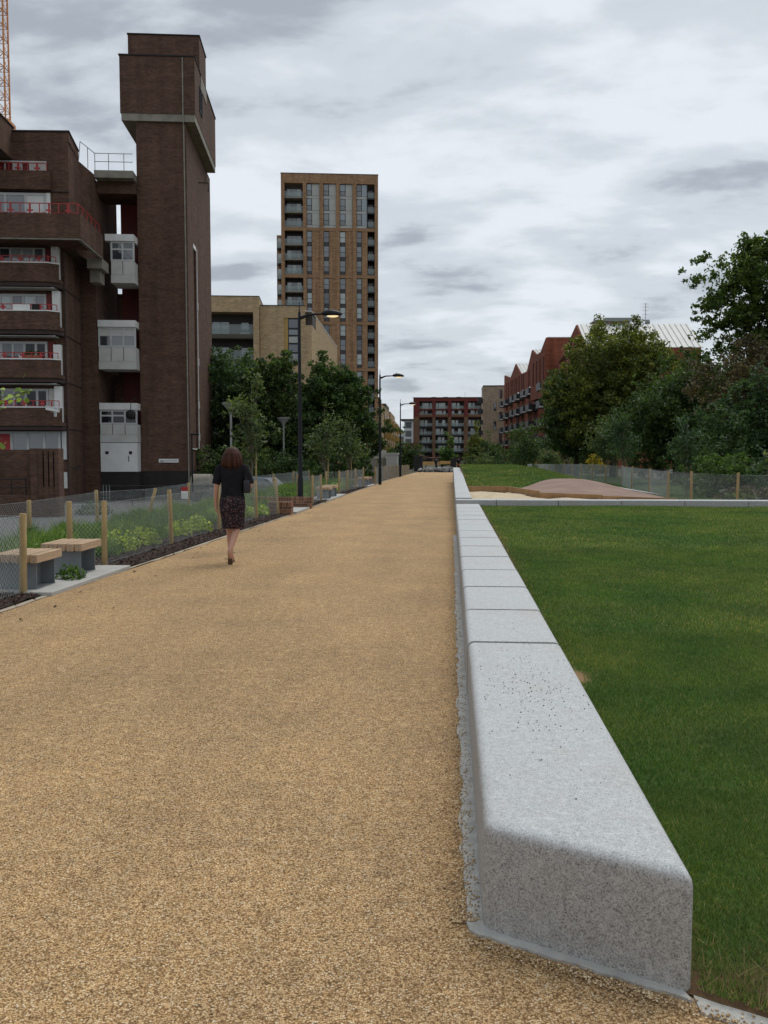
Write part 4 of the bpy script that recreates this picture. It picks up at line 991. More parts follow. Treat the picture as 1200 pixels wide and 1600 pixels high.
def fence(name, pts, label, h=0.93, mesh_h=0.86, gz=None, tilt=None, wire_r=0.0016):
    root = empty(name, (pts[0][0], pts[0][1], 0), 0, label, 'fence')
    gz = gz or (lambda x, y: float(corridor(y)))
    for i, (x, y) in enumerate(pts):
        r = rnd.uniform(-.02, .02), rnd.uniform(-.03, .03), rnd.uniform(0, 6)
        if tilt and i in tilt: r = tilt[i]
        link('post', post_mesh(h), root, (x - pts[0][0], y - pts[0][1], gz(x, y)), r, (1, 1, 1 + rnd.uniform(-.03, .04)))
    for p, q in zip(pts, pts[1:]):
        V, F = chain(p, q, gz(*p) + .03, gz(*q) + .03, mesh_h, r=wire_r)
        V[:, 0] -= pts[0][0]; V[:, 1] -= pts[0][1]
        link('wire_mesh', npmesh('wire_mesh', V, F, 'wire'), root)
    return root
fence('bed_fence', [(-4.62, 1.6), (-4.65, 4.2), (-4.68, 6.8), (-4.71, 9.38), (-5.45, 9.5)], 'chain link fence on timber posts at the left edge, before the near stool seats')
fence('bed_fence', [(-5.16, 11.62), (-4.78, 11.86), (-4.78, 14.8), (-4.76, 17.85), (-4.66, 20.9), (-4.45, 22.55)], 'chain link fence on timber posts along the planting bed, behind the walking person', tilt={5: (0, R(-4), 0)})
fence('back_fence', [(-7.0, 4.0), (-7.0, 7.4), (-7.0, 10.8), (-6.95, 14.1), (-7.35, 17.9), (-6.85, 19.4), (-7.05, 23.3), (-7.1, 27.0), (-7.1, 31), (-7.1, 35), (-7.1, 39.5), (-7.1, 44)], 'far chain link fence behind the planting bed, beside the grey yard', h=0.82, mesh_h=0.76, tilt={5: (R(-10), R(14), 0)})
fence('bed_fence', [(-4.75, 27.3), (-4.35, 27.6), (-4.33, 29.3)], 'short chain link fence just beyond the low brick planter')
fence('bed_fence', [(-4.9, 34.6), (-4.46, 35.0), (-4.42, 37.5), (-4.32, 40.0), (-4.22, 42.4)], 'short chain link fence between the two far pairs of stool seats')
fence('bed_fence', [(-4.0, 46.6)] + [(-4.02 - 0.005 * k, 46.6 + 3.9 * k) for k in range(1, 11)], 'long chain link fence running to the far end of the path on the left')
fence('mound_fence', [(11.5, 22.8), (9.6, 23.6), (7.85, 25.0), (7.28, 27.5), (7.2, 30.0), (7.68, 35), (8.0, 40), (8.5, 45)] + [(8.5, 45 + 4.6 * k) for k in range(1, 13)],
      'long chain link fence on posts behind the play mound, before the right-hand trees', h=1.04, mesh_h=0.98)
fs = empty('warning_sign', (-6.95, 22.4, .42), R(4), 'small red and white notice hung on the back fence', 'sign')
MB().box(0, .17, -.02, 0, 0, .20).build('white_panel', 'white_paint', fs); MB().box(0, .17, -.021, .001, .201, .31).build('red_panel', 'red_paint', fs)

# ------------------------------------------------------------------ stool seats
def stool(x, y, rz, label, group, first=[None]):
    z = float(corridor(y))
    o = empty('stool_seat', (x, y, z + .050), rz, label, 'bench', group); o.scale = (.93, .90, 1.0)
    sl = cached('slat', lambda: MB().box(-.045, .045, 0, .76, .30, .395).mesh('slat', 'seat_timber', False, .006))
    for k in range(5):
        s = link('slat', sl, o, (-.235 + .1175 * k, rnd.uniform(-.003, .003), rnd.uniform(-.002, .002)))
        s2 = cached('bolt', lambda: MB().lathe([(.008, -.003), (.008, .003)], 8).mesh('bolt', 'galvanised'))
        link('bolt', s2, s, (0, -.002, .325), (R(90), 0, 0)); link('bolt', s2, s, (0, -.002, .37), (R(90), 0, 0))
    pl_ = cached('endplate', lambda: MB().box(-.225, .225, 0, .012, 0, .298).mesh('end_plate', 'galvanised', False, .003))
    link('end_plate', pl_, o, (0, .10, 0)); link('end_plate', pl_, o, (0, .64, 0))
    link('spine_plate', cached('spine', lambda: MB().box(.04, .052, .113, .639, 0, .298).mesh('spine_plate', 'galvanised')), o)
    link('base_plate', cached('basep', lambda: MB().box(-.23, .23, .09, .66, -.012, 0.0).mesh('base_plate', 'galvanised')), o)
    return o
G1 = 'slatted stool seats along the planting bed'
stool(-4.84, 9.45, R(2), 'nearest slatted timber stool seat on a steel base at the left edge', G1)
stool(-4.85, 10.66, R(2), 'second slatted timber stool seat from the left edge, beside a timber post', G1)
stool(-4.42, 30.3, 0, 'slatted stool seat just past the low brick planter', G1)
stool(-4.43, 31.9, 0, 'slatted stool seat beyond the first one past the brick planter', G1)
stool(-4.34, 43.2, 0, 'slatted stool seat in the farthest pair, nearer one', G1)
stool(-4.32, 44.7, 0, 'slatted stool seat in the farthest pair, farther one', G1)
tag(MB().box(-5.25, -4.37, 9.35, 11.75, -.02, .044).build('seat_paving', 'concrete', bevel=.004), kind='structure')
tag(MB().box(-4.9, -4.08, 29.8, 34.2, -.02, .044).build('seat_paving', 'concrete'), kind='structure')
tag(MB().box(-4.8, -3.95, 42.8, 46.2, -.02, .044).build('seat_paving', 'concrete'), kind='structure')
tag(MB().box(-5.4, -4.08, 23.2, 25.38, -.02, .044).build('seat_paving', 'concrete'), kind='structure')

# ------------------------------------------------------------------ low brick planter walls, brick by brick
pw = empty('brick_planter', (-4.14, 22.7, 0), 0, 'low red-brown brick planter wall with a soldier course beside the path', 'planter')
bmesh_a = {}
def brick_obj(w, d, h, x, y, z):
    mt = rnd.choice(['planter_brick', 'planter_brick', 'planter_brick_pale'])
    me = cached(('brk', round(w, 3), round(d, 3), round(h, 3), mt), lambda: MB().box(0, w, 0, d, 0, h).mesh('brick', mt, False, .003))
    link('brick', me, pw, (x, y, z + rnd.uniform(-.001, .001)))
def brick_wall(x0, x1, y0, y1, courses):
    bl, bh, j = .215, .065, .010
    MB().box(x0 + .006, x1 - .006, y0 + .006, y1 - .006, -.05, courses * (bh + j) + .102).build('mortar_core', 'mortar', pw)
    for c in range(courses):
        z = c * (bh + j); x = x1 - (bl / 2 if c % 2 else 0)
        if c % 2: brick_obj(bl / 2 - j, y1 - y0, bh, x1 - bl / 2 + j, y0, z)
        while x - x0 > .05:
            w = min(bl, x - x0); brick_obj(w, y1 - y0, bh, x - w, y0, z); x -= w + j
    z = courses * (bh + j); x = x1
    while x - .065 > x0: brick_obj(.065, y1 - y0, .103, x - .065, y0, z); x -= .075
brick_wall(-.62, 0.0, 0.0, .33, 3)
brick_wall(-1.7, .10, 2.72, 2.94, 3)

# ------------------------------------------------------------------ lamp posts
t_ = NT('lamp_glow'); e_ = t_.n('ShaderNodeEmission', {'Color': (1.0, 0.78, 0.42, 1), 'Strength': 1.0}); t_.t.links.new(e_.outputs[0], t_.out.inputs[0])
def lamp_post(x, y, label):
    o = empty('lamp_post', (x, y, float(corridor(y)) - .05), 0, label, 'lamp post', 'black lamp posts along the path')
    link('column', cached('lp_col', lambda: MB().lathe([(.085, 0), (.085, .9), (.066, .95), (.060, 3.2), (.048, 3.3), (.040, 5.75), (.018, 5.8), (.010, 6.08)], 14).mesh('column', 'black_paint', True)), o)
    link('arm', cached('lp_arm', lambda: MB().tube([(.03, 0, 5.60), (.3, 0, 5.70), (.62, 0, 5.71), (.74, 0, 5.72)], [.055, .034, .028, .03], 8).mesh('arm', 'black_paint', True)), o)
    hd = link('lamp_head', cached('lp_head', lambda: MB().loft([(.98, 0, 5.655, .20, .10), (.97, 0, 5.675, .29, .15), (.95, 0, 5.72, .31, .16), (.93, 0, 5.78, .25, .13), (.92, 0, 5.825, .12, .06), (.92, 0, 5.835, .02, .02)], 18).mesh('lamp_head', 'black_paint', 'all')), o)
    link('lens', cached('lp_lens', lambda: MB().loft([(.99, 0, 5.615, .09, .05), (.985, 0, 5.63, .15, .08), (.98, 0, 5.653, .18, .09)], 16).mesh('lens', 'lamp_glow')), hd)
    link('sensor', cached('lp_sens', lambda: MB().tube([(.86, 0, 5.82), (.84, 0, 5.90)], .012, 6).mesh('sensor', 'black_paint')), hd)
    return o
lamp_post(-4.45, 25.95, 'nearest tall black lamp post with a lit lamp, behind the brick planter')
lamp_post(-3.72, 46.3, 'middle tall black lamp post with a lit lamp, beside the high-rise')
lamp_post(-3.95, 69.0, 'farthest tall black lamp post, in front of the small white block')
def dish_light(x, y, label):
    z = float(ground_h(x, y)); top = 4.0
    o = empty('dish_light', (x, y, z), 0, label, 'lamp post', 'grey dish lights among the trees')
    MB().lathe([(.07, 0), (.055, .8), (.05, top - z - .55)], 12).build('column', 'grey_paint', o, smooth=True)
    MB().lathe([(.06, top - z - .56), (.10, top - z - .42), (.22, top - z - .26), (.37, top - z - .10), (.41, top - z - .05), (.41, top - z)], 24).build('dish', 'grey_paint', o, smooth=True)
dish_light(-10.3, 41, 'grey dish-topped light right of the brown tower, above the walking person')
dish_light(-10.95, 57.5, 'grey dish-topped light just left of the nearest black lamp post')
dish_light(-12.4, 79, 'smallest grey dish-topped light, just right of the nearest black lamp post')
# thin black lamp standing before the stair tower
tl = empty('thin_lamp', (-15.0, 50.5, -1.25), 0, 'thin black lamp column with a flat head in front of the brick tower', 'lamp post')
MB().lathe([(.07, 0), (.05, 1.0), (.045, 3.95)], 10).build('column', 'black_paint', tl, smooth=True); MB().box(-.1, .42, -.12, .12, 3.95, 4.04).build('head', 'black_paint', tl, bevel=.02)
# concrete drum and metal hoop by the tower
dr = empty('concrete_drum', (-15.2, 52.0, -1.25), 0, 'dirty white concrete drum lying beside the foot of the brick tower', 'drum')
MB().lathe([(.55, -.6), (.62, -.55), (.62, .55), (.55, .6)], 20).build('drum_body', 'concrete_dirty', dr, smooth=True, loc=(.35, 0, 1.05), rot=(0, R(90), 0))
boxes('cradle', 'tar', dr, [(-.15, .1, -.5, .5, 0, .62), (.6, .85, -.5, .5, 0, .62)])
hp = empty('metal_hoop', (-13.95, 52.0, -1.25), 0, 'grey pointed metal hoop stand beside the brick tower', 'stand')
MB().tube([(-.25, 0, 0), (-.25, 0, .9), (-.18, 0, 1.4), (-.05, 0, 1.75), (.05, 0, 1.75), (.18, 0, 1.4), (.25, 0, .9), (.25, 0, 0)], .035, 8).build('hoop', 'grey_paint', hp, smooth=True); MB().tube([(-.25, 0, .5), (.25, 0, .5)], .02, 6).build('crossbar', 'grey_paint', hp)
# yard railing
yrail = empty('yard_railing', (-17, 42, -1.0), R(3), 'low dark metal railing across the yard before the brick tower', 'railing')
for z in (.55, 1.05): MB().tube([(0, 0, z), (12, 0, z)], .025, 6).build('rail', 'tar', yrail)
for k in range(9): MB().tube([(k * 1.5, 0, 0), (k * 1.5, 0, 1.05)], .025, 6).build('post', 'tar', yrail)
yr2 = empty('tree_railing', (-11.5, 47, -1.1), R(2), 'grey metal railing under the trees behind the walking person', 'railing')
for z in (.5, 1.2): MB().tube([(0, 0, z), (6.6, 0, z)], .03, 6).build('rail', 'grey_paint', yr2)
for k in range(6): MB().tube([(k * 1.3, 0, 0), (k * 1.3, 0, 1.2)], .03, 6).build('post', 'grey_paint', yr2)

# ------------------------------------------------------------------ parked car behind the fence
plain('car_paint', (0.045, 0.075, 0.125), (0.04, 0.068, 0.115), 1, 0.25, spec=0.6)
plain('car_silver', (0.30, 0.32, 0.33), (0.27, 0.29, 0.30), 1, 0.28, spec=0.6, metal=.3)
plain('tyre', (0.012, 0.012, 0.012), None, 6, 0.9)
plain('tail_red', (0.32, 0.02, 0.02), None, 6, 0.25)
def car(x, y, rz, paint, label):
    z = float(ground_h(x, y)) + .03
    o = empty('parked_car', (x, y, z), rz, label, 'car', 'cars parked in the yard')
    prof = [(-2.0, .25), (-2.05, .62), (-1.95, .80), (-1.0, .93), (-.45, 1.42), (.9, 1.46), (1.65, 1.02), (1.95, .92), (2.02, .55), (1.95, .25)]
    m = MB(); n = len(prof)
    V = []
    for s in (-1, -.86, .86, 1):
        for (yy, zz) in prof:
            w = .86 if zz < 1.0 else .86 - (zz - .95) * .34
            V.append((s * w if abs(s) == 1 else s * w, yy, zz - (.03 if abs(s) == 1 else 0)))
    F = [tuple(range(n)), tuple(range(3 * n, 4 * n))[::-1]]
    for a in range(3):
        for i in range(n): F.append((a * n + i, a * n + (i + 1) % n, (a + 1) * n + (i + 1) % n, (a + 1) * n + i))
    m.add(V, F); m.build('body', paint, o, smooth=True)
    MB().add([(-.68, .98, 1.43), (.68, .98, 1.43), (.74, 1.62, 1.07), (-.74, 1.62, 1.07)], [(0, 1, 2, 3)]).build('windscreen', 'glass_dark', o, loc=(0, .0, .012)); MB().add([(-.68, -.5, 1.41), (.68, -.5, 1.41), (.74, -1.0, .96), (-.74, -1.0, .96)], [(3, 2, 1, 0)]).build('rear_window', 'glass_dark', o, loc=(0, .0, .012))
    for s in (-1, 1):
        MB().add([(s * .80, -.85, 1.0), (s * .74, -.4, 1.36), (s * .73, .25, 1.38), (s * .82, .25, 1.0)], [(0, 1, 2, 3)]).build('side_window', 'glass_dark', o, loc=(s * .035, 0, 0)); MB().add([(s * .82, .32, 1.0), (s * .73, .32, 1.38), (s * .74, .85, 1.37), (s * .80, 1.4, 1.05)], [(0, 1, 2, 3)]).build('side_window', 'glass_dark', o, loc=(s * .035, 0, 0))
        MB().box(-.12, .12, -.03, .03, 0, .14).build('tail_light', 'tail_red', o, loc=(s * .66, -2.03, .66)); MB().box(-.13, .13, -.03, .03, 0, .12).build('headlight', 'white_frame', o, loc=(s * .62, 2.0, .66))
        for yy in (-1.25, 1.3):
            w = link('wheel', cached('tyre', lambda: MB().lathe([(.22, -.10), (.31, -.10), (.32, -.06), (.32, .06), (.31, .10), (.22, .10)], 20).mesh('wheel', 'tyre', True)), o, (s * .78, yy, .32), (0, R(90), 0)); link('rim', cached('rim', lambda: MB().lathe([(.03, -.105), (.21, -.103), (.21, .103), (.03, .105)], 14).mesh('rim', 'grey_paint', True)), w)
    return o
car(-9.6, 44.5, R(80), 'car_paint', 'dark blue parked car half hidden behind the chain link fence')

# ------------------------------------------------------------------ the things at the far end of the path
fz = -.55
hut = empty('site_store', (-4.9, 116.5, fz), 0, 'dark upright storage box at the end of the path', 'box')
boxes('box_body', 'tar', hut, [(0, 1.15, 0, 1.4, 0, 1.9)]); boxes('lid', 'dark_metal', hut, [(-.05, 1.2, -.05, 1.45, 1.902, 2.0)]); boxes('door_bar', 'dark_metal', hut, [(.1, .16, -.04, -.001, .1, 1.8), (.98, 1.04, -.04, -.001, .1, 1.8)])
can = empty('tarp_canopy', (-4.5, 124, fz), 0, 'sagging brown tarpaulin over a stack at the end of the path', 'tarpaulin')
nx_, ny_ = 12, 5; V = []; F = []
for j in range(ny_):
    for i in range(nx_):
        u, v = i / (nx_ - 1), j / (ny_ - 1); V.append((u * 3.0, v * 2.4, 2.15 - .35 * u - .28 * math.sin(math.pi * u) * (.6 + .4 * v) + .05 * math.sin(9 * u + 4 * v)))
F = [(j * nx_ + i, j * nx_ + i + 1, (j + 1) * nx_ + i + 1, (j + 1) * nx_ + i) for j in range(ny_ - 1) for i in range(nx_ - 1)]
tpo = link('tarpaulin', npmesh('tarpaulin', V, F, 'tarp', True), can); tpo.modifiers.new('thick', 'SOLIDIFY').thickness = .12
for x in (.1, 2.9):
    for y in (.1, 2.3): MB().tube([(x, y, 0), (x, y, 1.65 if x > 1 else 2.05)], .05, 6).build('pole', 'tar', can)
ts = empty('timber_stack', (-4.0, 121, fz), 0, 'stack of orange timber beams in front of the tarpaulin', 'timber')
for r_ in range(3):
    for k in range(2): MB().box(0, 2.2 + .1 * k, 0, .28, 0, .14).build('beam', 'orange_timber', ts, bevel=.01, loc=(.2 + rnd.uniform(-.1, .1), k * .32, .75 + r_ * .15))
for x in (.4, 2.0): boxes('trestle', 'concrete_dirty', ts, [(x, x + .3, 0, .6, 0, .745)])
ts2 = empty('timber_stack', (-1.5, 123, fz), 0, 'short orange timber stack right of the person at the end of the path', 'timber')
for r_ in range(2): MB().box(0, 2.0, 0, .3, 0, .2).build('beam', 'orange_timber', ts2, bevel=.01, loc=(rnd.uniform(-.1, .1), 0, .85 + r_ * .21))
for x in (.2, 1.5): boxes('trestle', 'tar', ts2, [(x, x + .2, 0, .4, 0, .845)])
rp_ = empty('rubble_pile', (-2.4, 109.5, fz), 0, 'low heap of grey rubble and slabs closing the end of the path', 'rubble')
def rock(seed, s):
    r2 = random.Random(seed); bm = bmesh.new(); bmesh.ops.create_icosphere(bm, subdivisions=2, radius=1)
    for v in bm.verts: v.co = Vector((v.co.x * s[0], v.co.y * s[1], v.co.z * s[2])) * r2.uniform(.78, 1.1)
    me = bpy.data.meshes.new('stone'); bm.to_mesh(me); bm.free(); me.materials.append(MATS['rubble']); return me
for k in range(22):
    link('stone', cached(('rock', k % 6), lambda: rock(k, (.42, .32, .26))), rp_, (rnd.uniform(-1.6, 2.9), rnd.uniform(-.4, 1.2), rnd.uniform(.05, .32)), (rnd.uniform(0, .5), rnd.uniform(0, .5), rnd.uniform(0, 6)), (rnd.uniform(.7, 1.4),) * 3)
MB().box(-.1, 2.6, -.2, .3, .2, .48).build('slab', 'rubble', rp_, bevel=.05, rot=(0, R(-4), R(6)))
bar_ = empty('site_barrier', (4.5, 95, float(mound_h(4.5, 95))), 0, 'small red and white barrier beyond the grass mound', 'barrier')
MB().box(0, .9, 0, .05, .55, .8).build('board', 'red_paint', bar_); MB().box(.28, .6, -.006, .056, .54, .81).build('stripe', 'white_paint', bar_)
for x in (.05, .75): MB().box(x, x + .1, -.2, .25, 0, .55).build('foot', 'tar', bar_)
pk = empty('leaning_plank', (3.4, 93, float(mound_h(3.4, 93))), 0, 'pale plank leaning up a low stand left of the red and white barrier', 'plank')
MB().box(0, 1.7, 0, .3, 0, .06).build('plank', 'concrete', pk, rot=(0, R(-20), 0), loc=(-.8, 0, .1)); MB().box(.6, .7, 0, .3, 0, .55).build('prop', 'concrete_dirty', pk)
fb_ = empty('timber_fence', (9.6, 104, -.45), R(-3), 'rusty brown board fence behind the far end of the chain link fence', 'fence')
for k in range(34):
    link('board', cached('fboard', lambda: MB().box(0, .13, 0, .03, 0, 2.6).mesh('board', 'board_timber')), fb_, (k * .15, 0, rnd.uniform(-.03, .03)))
for z in (.5, 2.0): MB().box(0, 5.1, .031, .09, z, z + .1).build('rail', 'board_timber', fb_)

# ------------------------------------------------------------------ people
plain('skin', (0.50, 0.27, 0.19), (0.44, 0.23, 0.16), 8, 0.5)
plain('black_cloth', (0.0085, 0.0085, 0.011), (0.014, 0.014, 0.017), 12, 0.9, 0.3, 60, spec=0.15)
plain('dark_cloth', (0.028, 0.032, 0.045), (0.02, 0.022, 0.03), 10, 0.9)
plain('leather', (0.010, 0.010, 0.016), (0.017, 0.016, 0.022), 9, 0.4)
plain('sandal', (0.10, 0.055, 0.03), (0.07, 0.04, 0.022), 14, 0.8)
plain('red_cloth', (0.36, 0.04, 0.05), None, 9, 0.85)
def m_skirt():
    t = NT('dotted_cloth'); v = t.obj()
    vo = t.n('ShaderNodeTexVoronoi', {'Vector': v, 'Scale': 66.0})
    rv = t.n('ShaderNodeSeparateColor', {0: vo.outputs['Color']}).outputs[0]
    dot = t.ramp(rv, [(0.0, (0.36, 0.30, 0.29)), (0.3, (0.26, 0.04, 0.035)), (0.6, (0.30, 0.25, 0.25)), (0.8, (0.03, 0.02, 0.03)), (1.0, (0.03, 0.02, 0.03))])
    t.pbr(t.mix(t.ramp(vo.outputs['Distance'], [(0.24, (1, 1, 1)), (0.34, (0, 0, 0))]), (0.018, 0.013, 0.017), dot), 0.9, spec=0.15)
m_skirt()
def m_hair():
    t = NT('hair'); v = t.obj(); f = t.noise(t.mapv(v, (70, 70, 3)), 1.0, 4, 0.6)
    t.pbr(t.ramp(f, [(0.3, (0.016, 0.007, 0.005)), (0.55, (0.056, 0.019, 0.010)), (0.75, (0.125, 0.042, 0.021))]), 0.6, t.bump(f, 0.6, 0.01), spec=0.2)
m_hair()
def skin_body(name, joints, edges, parent, mat, sub=2):
    names = list(joints); me = bpy.data.meshes.new(name)
    me.from_pydata([joints[n][0] for n in names], [(names.index(a), names.index(b)) for a, b in edges], []); me.update()
    o = link(name, me, parent); md = o.modifiers.new('skin', 'SKIN'); md.use_smooth_shade = True
    for n, sv in zip(names, me.skin_vertices[0].data):
        r = joints[n][1]; sv.radius = (r, r) if not isinstance(r, tuple) else r; sv.use_root = (n == 'pelvis')
    s = o.modifiers.new('sub', 'SUBSURF'); s.levels = sub; s.render_levels = sub
    me.materials.append(MATS[mat]); return o
def figure(root, J, mat='skin', fingers=True):
    E = [('pelvis', 'spine'), ('spine', 'chest'), ('chest', 'neck'), ('neck', 'jaw'), ('jaw', 'head'), ('head', 'crown'), ('jaw', 'nose')]
    for s in 'LR':
        E += [('chest', s + 'sh'), (s + 'sh', s + 'el'), (s + 'el', s + 'wr'), (s + 'wr', s + 'pa'), ('pelvis', s + 'hip'), (s + 'hip', s + 'kn'), (s + 'kn', s + 'an'), (s + 'an', s + 'toe')]
        if fingers:
            wr, pa = Vector(J[s + 'wr'][0]), Vector(J[s + 'pa'][0]); d = (pa - wr).normalized(); a = d.cross(Vector((1, 0, .2))).normalized()
            inw = -1 if s == 'R' else 1
            for k, (off, L) in enumerate(((-.027, .062), (-.009, .074), (.009, .070), (.027, .055))):
                p1 = pa + a * off + d * .025; p2 = p1 + d * L * .55 + Vector((inw * .006, 0, 0)); p3 = p2 + d * L * .4 + Vector((inw * .018, 0, 0))
                for q, (pp, rr_) in enumerate(((p1, .0095), (p2, .0085), (p3, .007))): J[f'{s}f{k}{q}'] = (tuple(pp), rr_)
                E += [(s + 'pa', f'{s}f{k}0'), (f'{s}f{k}0', f'{s}f{k}1'), (f'{s}f{k}1', f'{s}f{k}2')]
            t1 = wr.lerp(pa, .45) + a * -.036; t2 = t1 + d * .035 + a * -.012; J[s + 't1'] = (tuple(t1), .011); J[s + 't2'] = (tuple(t2), .009)
            E += [(s + 'wr', s + 't1'), (s + 't1', s + 't2')]
    return skin_body('body', J, E, root, mat)
def limb_sleeve(root, name, pts, rads, mat): return MB().tube(pts, rads, 14).build(name, mat, root, smooth=True)
def tubepts(a, b, n=5):
    a, b = Vector(a), Vector(b); return [a.lerp(b, k / (n - 1)) for k in range(n)]
# the woman walking away
wo_ = empty('person', (-3.11, 12.42, 0), R(3), 'person walking away in black top and dotted knee-length skirt, long auburn hair', 'person')
J = {'pelvis': ((0, 0, .92), (.135, .10)), 'spine': ((0, .0, 1.06), (.115, .085)), 'chest': ((0, .0, 1.27), (.135, .10)), 'neck': ((0, .0, 1.425), .047), 'jaw': ((0, .03, 1.505), (.06, .065)), 'head': ((0, .025, 1.575), (.075, .088)), 'crown': ((0, .015, 1.635), (.05, .06)), 'nose': ((0, .115, 1.545), .012),
     'Lsh': ((-.165, 0, 1.375), .052), 'Lel': ((-.225, -.03, 1.10), .040), 'Lwr': ((-.245, .015, .875), .026), 'Lpa': ((-.243, .035, .80), (.030, .018)),
     'Rsh': ((.165, 0, 1.375), .052), 'Rel': ((.255, -.02, 1.125), .040), 'Rwr': ((.235, .19, 1.10), .026), 'Rpa': ((.19, .255, 1.115), (.030, .018)),
     'Lhip': ((-.085, .01, .86), .085), 'Lkn': ((-.075, .14, .48), .052), 'Lan': ((-.055, .13, .10), .034), 'Ltoe': ((-.055, .26, .03), .030),
     'Rhip': ((.085, -.01, .86), .085), 'Rkn': ((.055, -.02, .48), .054), 'Ran': ((-.005, -.245, .185), .034), 'Rtoe': ((.012, -.175, .045), .030)}
figure(wo_, J)
def ringz(prof, n=28, wob=0.0, mat='', name='', parent=None, fold=0):
    m = MB(); m.loft(prof, n)
    if fold:
        V = []
        for i, (x, y, z) in enumerate(m.v):
            k = i % n; a = 2 * math.pi * k / n; f = 1 + wob * math.sin(fold * a + z * 3) ; cx = prof[i // n][0]; cy = prof[i // n][1]
            V.append((cx + (x - cx) * f, cy + (y - cy) * f, z))
        m.v = V
    return m.build(name, mat, parent, smooth='all')
ringz([(0, .03, .505, .150, .150), (0, .03, .51, .155, .155), (0, .02, .60, .162, .150), (0, .0, .72, .176, .150), (0, -.01, .84, .185, .155), (0, -.01, .93, .176, .145), (0, 0, 1.0, .150, .115), (0, 0, 1.01, .14, .10)], mat='dotted_cloth', name='skirt', parent=wo_, wob=.018, fold=5)
ringz([(0, -.005, .905, .150, .12), (0, -.005, .91, .178, .142), (0, 0, .95, .176, .138), (0, 0, 1.04, .158, .118), (0, 0, 1.14, .160, .120), (0, 0, 1.26, .180, .128), (0, 0, 1.35, .196, .112), (0, 0, 1.405, .16, .085), (0, .0, 1.435, .085, .065), (0, 0, 1.445, .06, .05)], mat='black_cloth', name='top', parent=wo_, wob=.02, fold=6)
limb_sleeve(wo_, 'sleeve', [(-.14, 0, 1.39), (-.178, -.005, 1.36), (-.205, -.015, 1.25), (-.225, -.025, 1.145), (-.228, -.027, 1.135)], [.05, .066, .062, .060, .050], 'black_cloth')
limb_sleeve(wo_, 'sleeve', [(.14, 0, 1.39), (.178, -.005, 1.36), (.222, -.01, 1.25), (.252, -.018, 1.145), (.256, -.02, 1.135)], [.05, .066, .063, .064, .052], 'black_cloth')
# hair: a full head of hair falling over the shoulders, in locks
hm = MB(); hr = random.Random(2)
hm.loft([(0, .0, 1.365, .115, .060), (0, -.012, 1.38, .140, .085), (0, -.015, 1.43, .146, .098), (0, -.010, 1.49, .136, .106), (0, .0, 1.55, .122, .112), (0, .01, 1.60, .108, .108), (0, .015, 1.640, .080, .085), (0, .015, 1.662, .040, .045), (0, .015, 1.668, .01, .01)], 30)
ho = hm.build('hair', 'hair', wo_, smooth='all')
lk = MB()
for k in range(46):
    a = R(hr.uniform(170, 370)); rx, ry = .128, .092
    x0, y0 = .105 * math.cos(a), .105 * math.sin(a); x1, y1 = rx * 1.1 * math.cos(a), ry * 1.05 * math.sin(a) - .01; zb = hr.uniform(1.325, 1.375)
    lk.tube([(x0 * .6, y0 * .6 + .01, 1.63), (x0 * 1.03, y0 * 1.03, 1.57), (x1, y1, 1.46), (x1 * 1.02 + hr.uniform(-.012, .012), y1 - .005, 1.40), (x1 * hr.uniform(.88, 1.04), y1 * .9, zb)], [.008, .014, .016, .012, .003], 6)
for k in range(26):                                   # stray hairs
    a = R(hr.uniform(160, 380)); x1, y1 = .146 * math.cos(a), .10 * math.sin(a) - .01; zt = hr.uniform(1.42, 1.58)
    lk.tube([(x1 * .9, y1 * .9, zt), (x1 * 1.08, y1 * 1.08, zt - .06), (x1 * hr.uniform(1.05, 1.22), y1 * 1.1, zt - hr.uniform(.12, .2))], [.004, .004, .0015], 4)
lk.build('lock', 'hair', ho, smooth='all')
# sandals
MB().loft([(-.005, -.262, .035, .02, .01), (-.002, -.262, .05, .036, .014), (0, -.275, .11, .030, .014), (0, -.288, .17, .030, .015), (0, -.292, .215, .024, .012), (0, -.29, .225, .01, .008)], 12).build('sandal', 'sandal', wo_, smooth=True, loc=(0, .06, -.03))
MB().loft([(-.055, .19, 0.0, .036, .125), (-.055, .19, .018, .038, .128), (-.055, .19, .022, .03, .12)], 16).build('sandal', 'sandal', wo_, smooth=True)
hb = empty('handbag', (-2.90, 12.47, 1.03), R(6), 'small black handbag held under the walking person\'s right arm', 'bag')
MB().box(-.05, .05, -.13, .13, -.02, .17).build('bag_body', 'leather', hb, smooth=True, bevel=.025, seg=3)
MB().tube([(0, -.11, .15), (-.02, -.09, .28), (-.05, -.02, .385), (-.05, .06, .37), (-.02, .10, .27), (0, .11, .15)], .011, 6).build('strap', 'leather', hb, smooth=True)
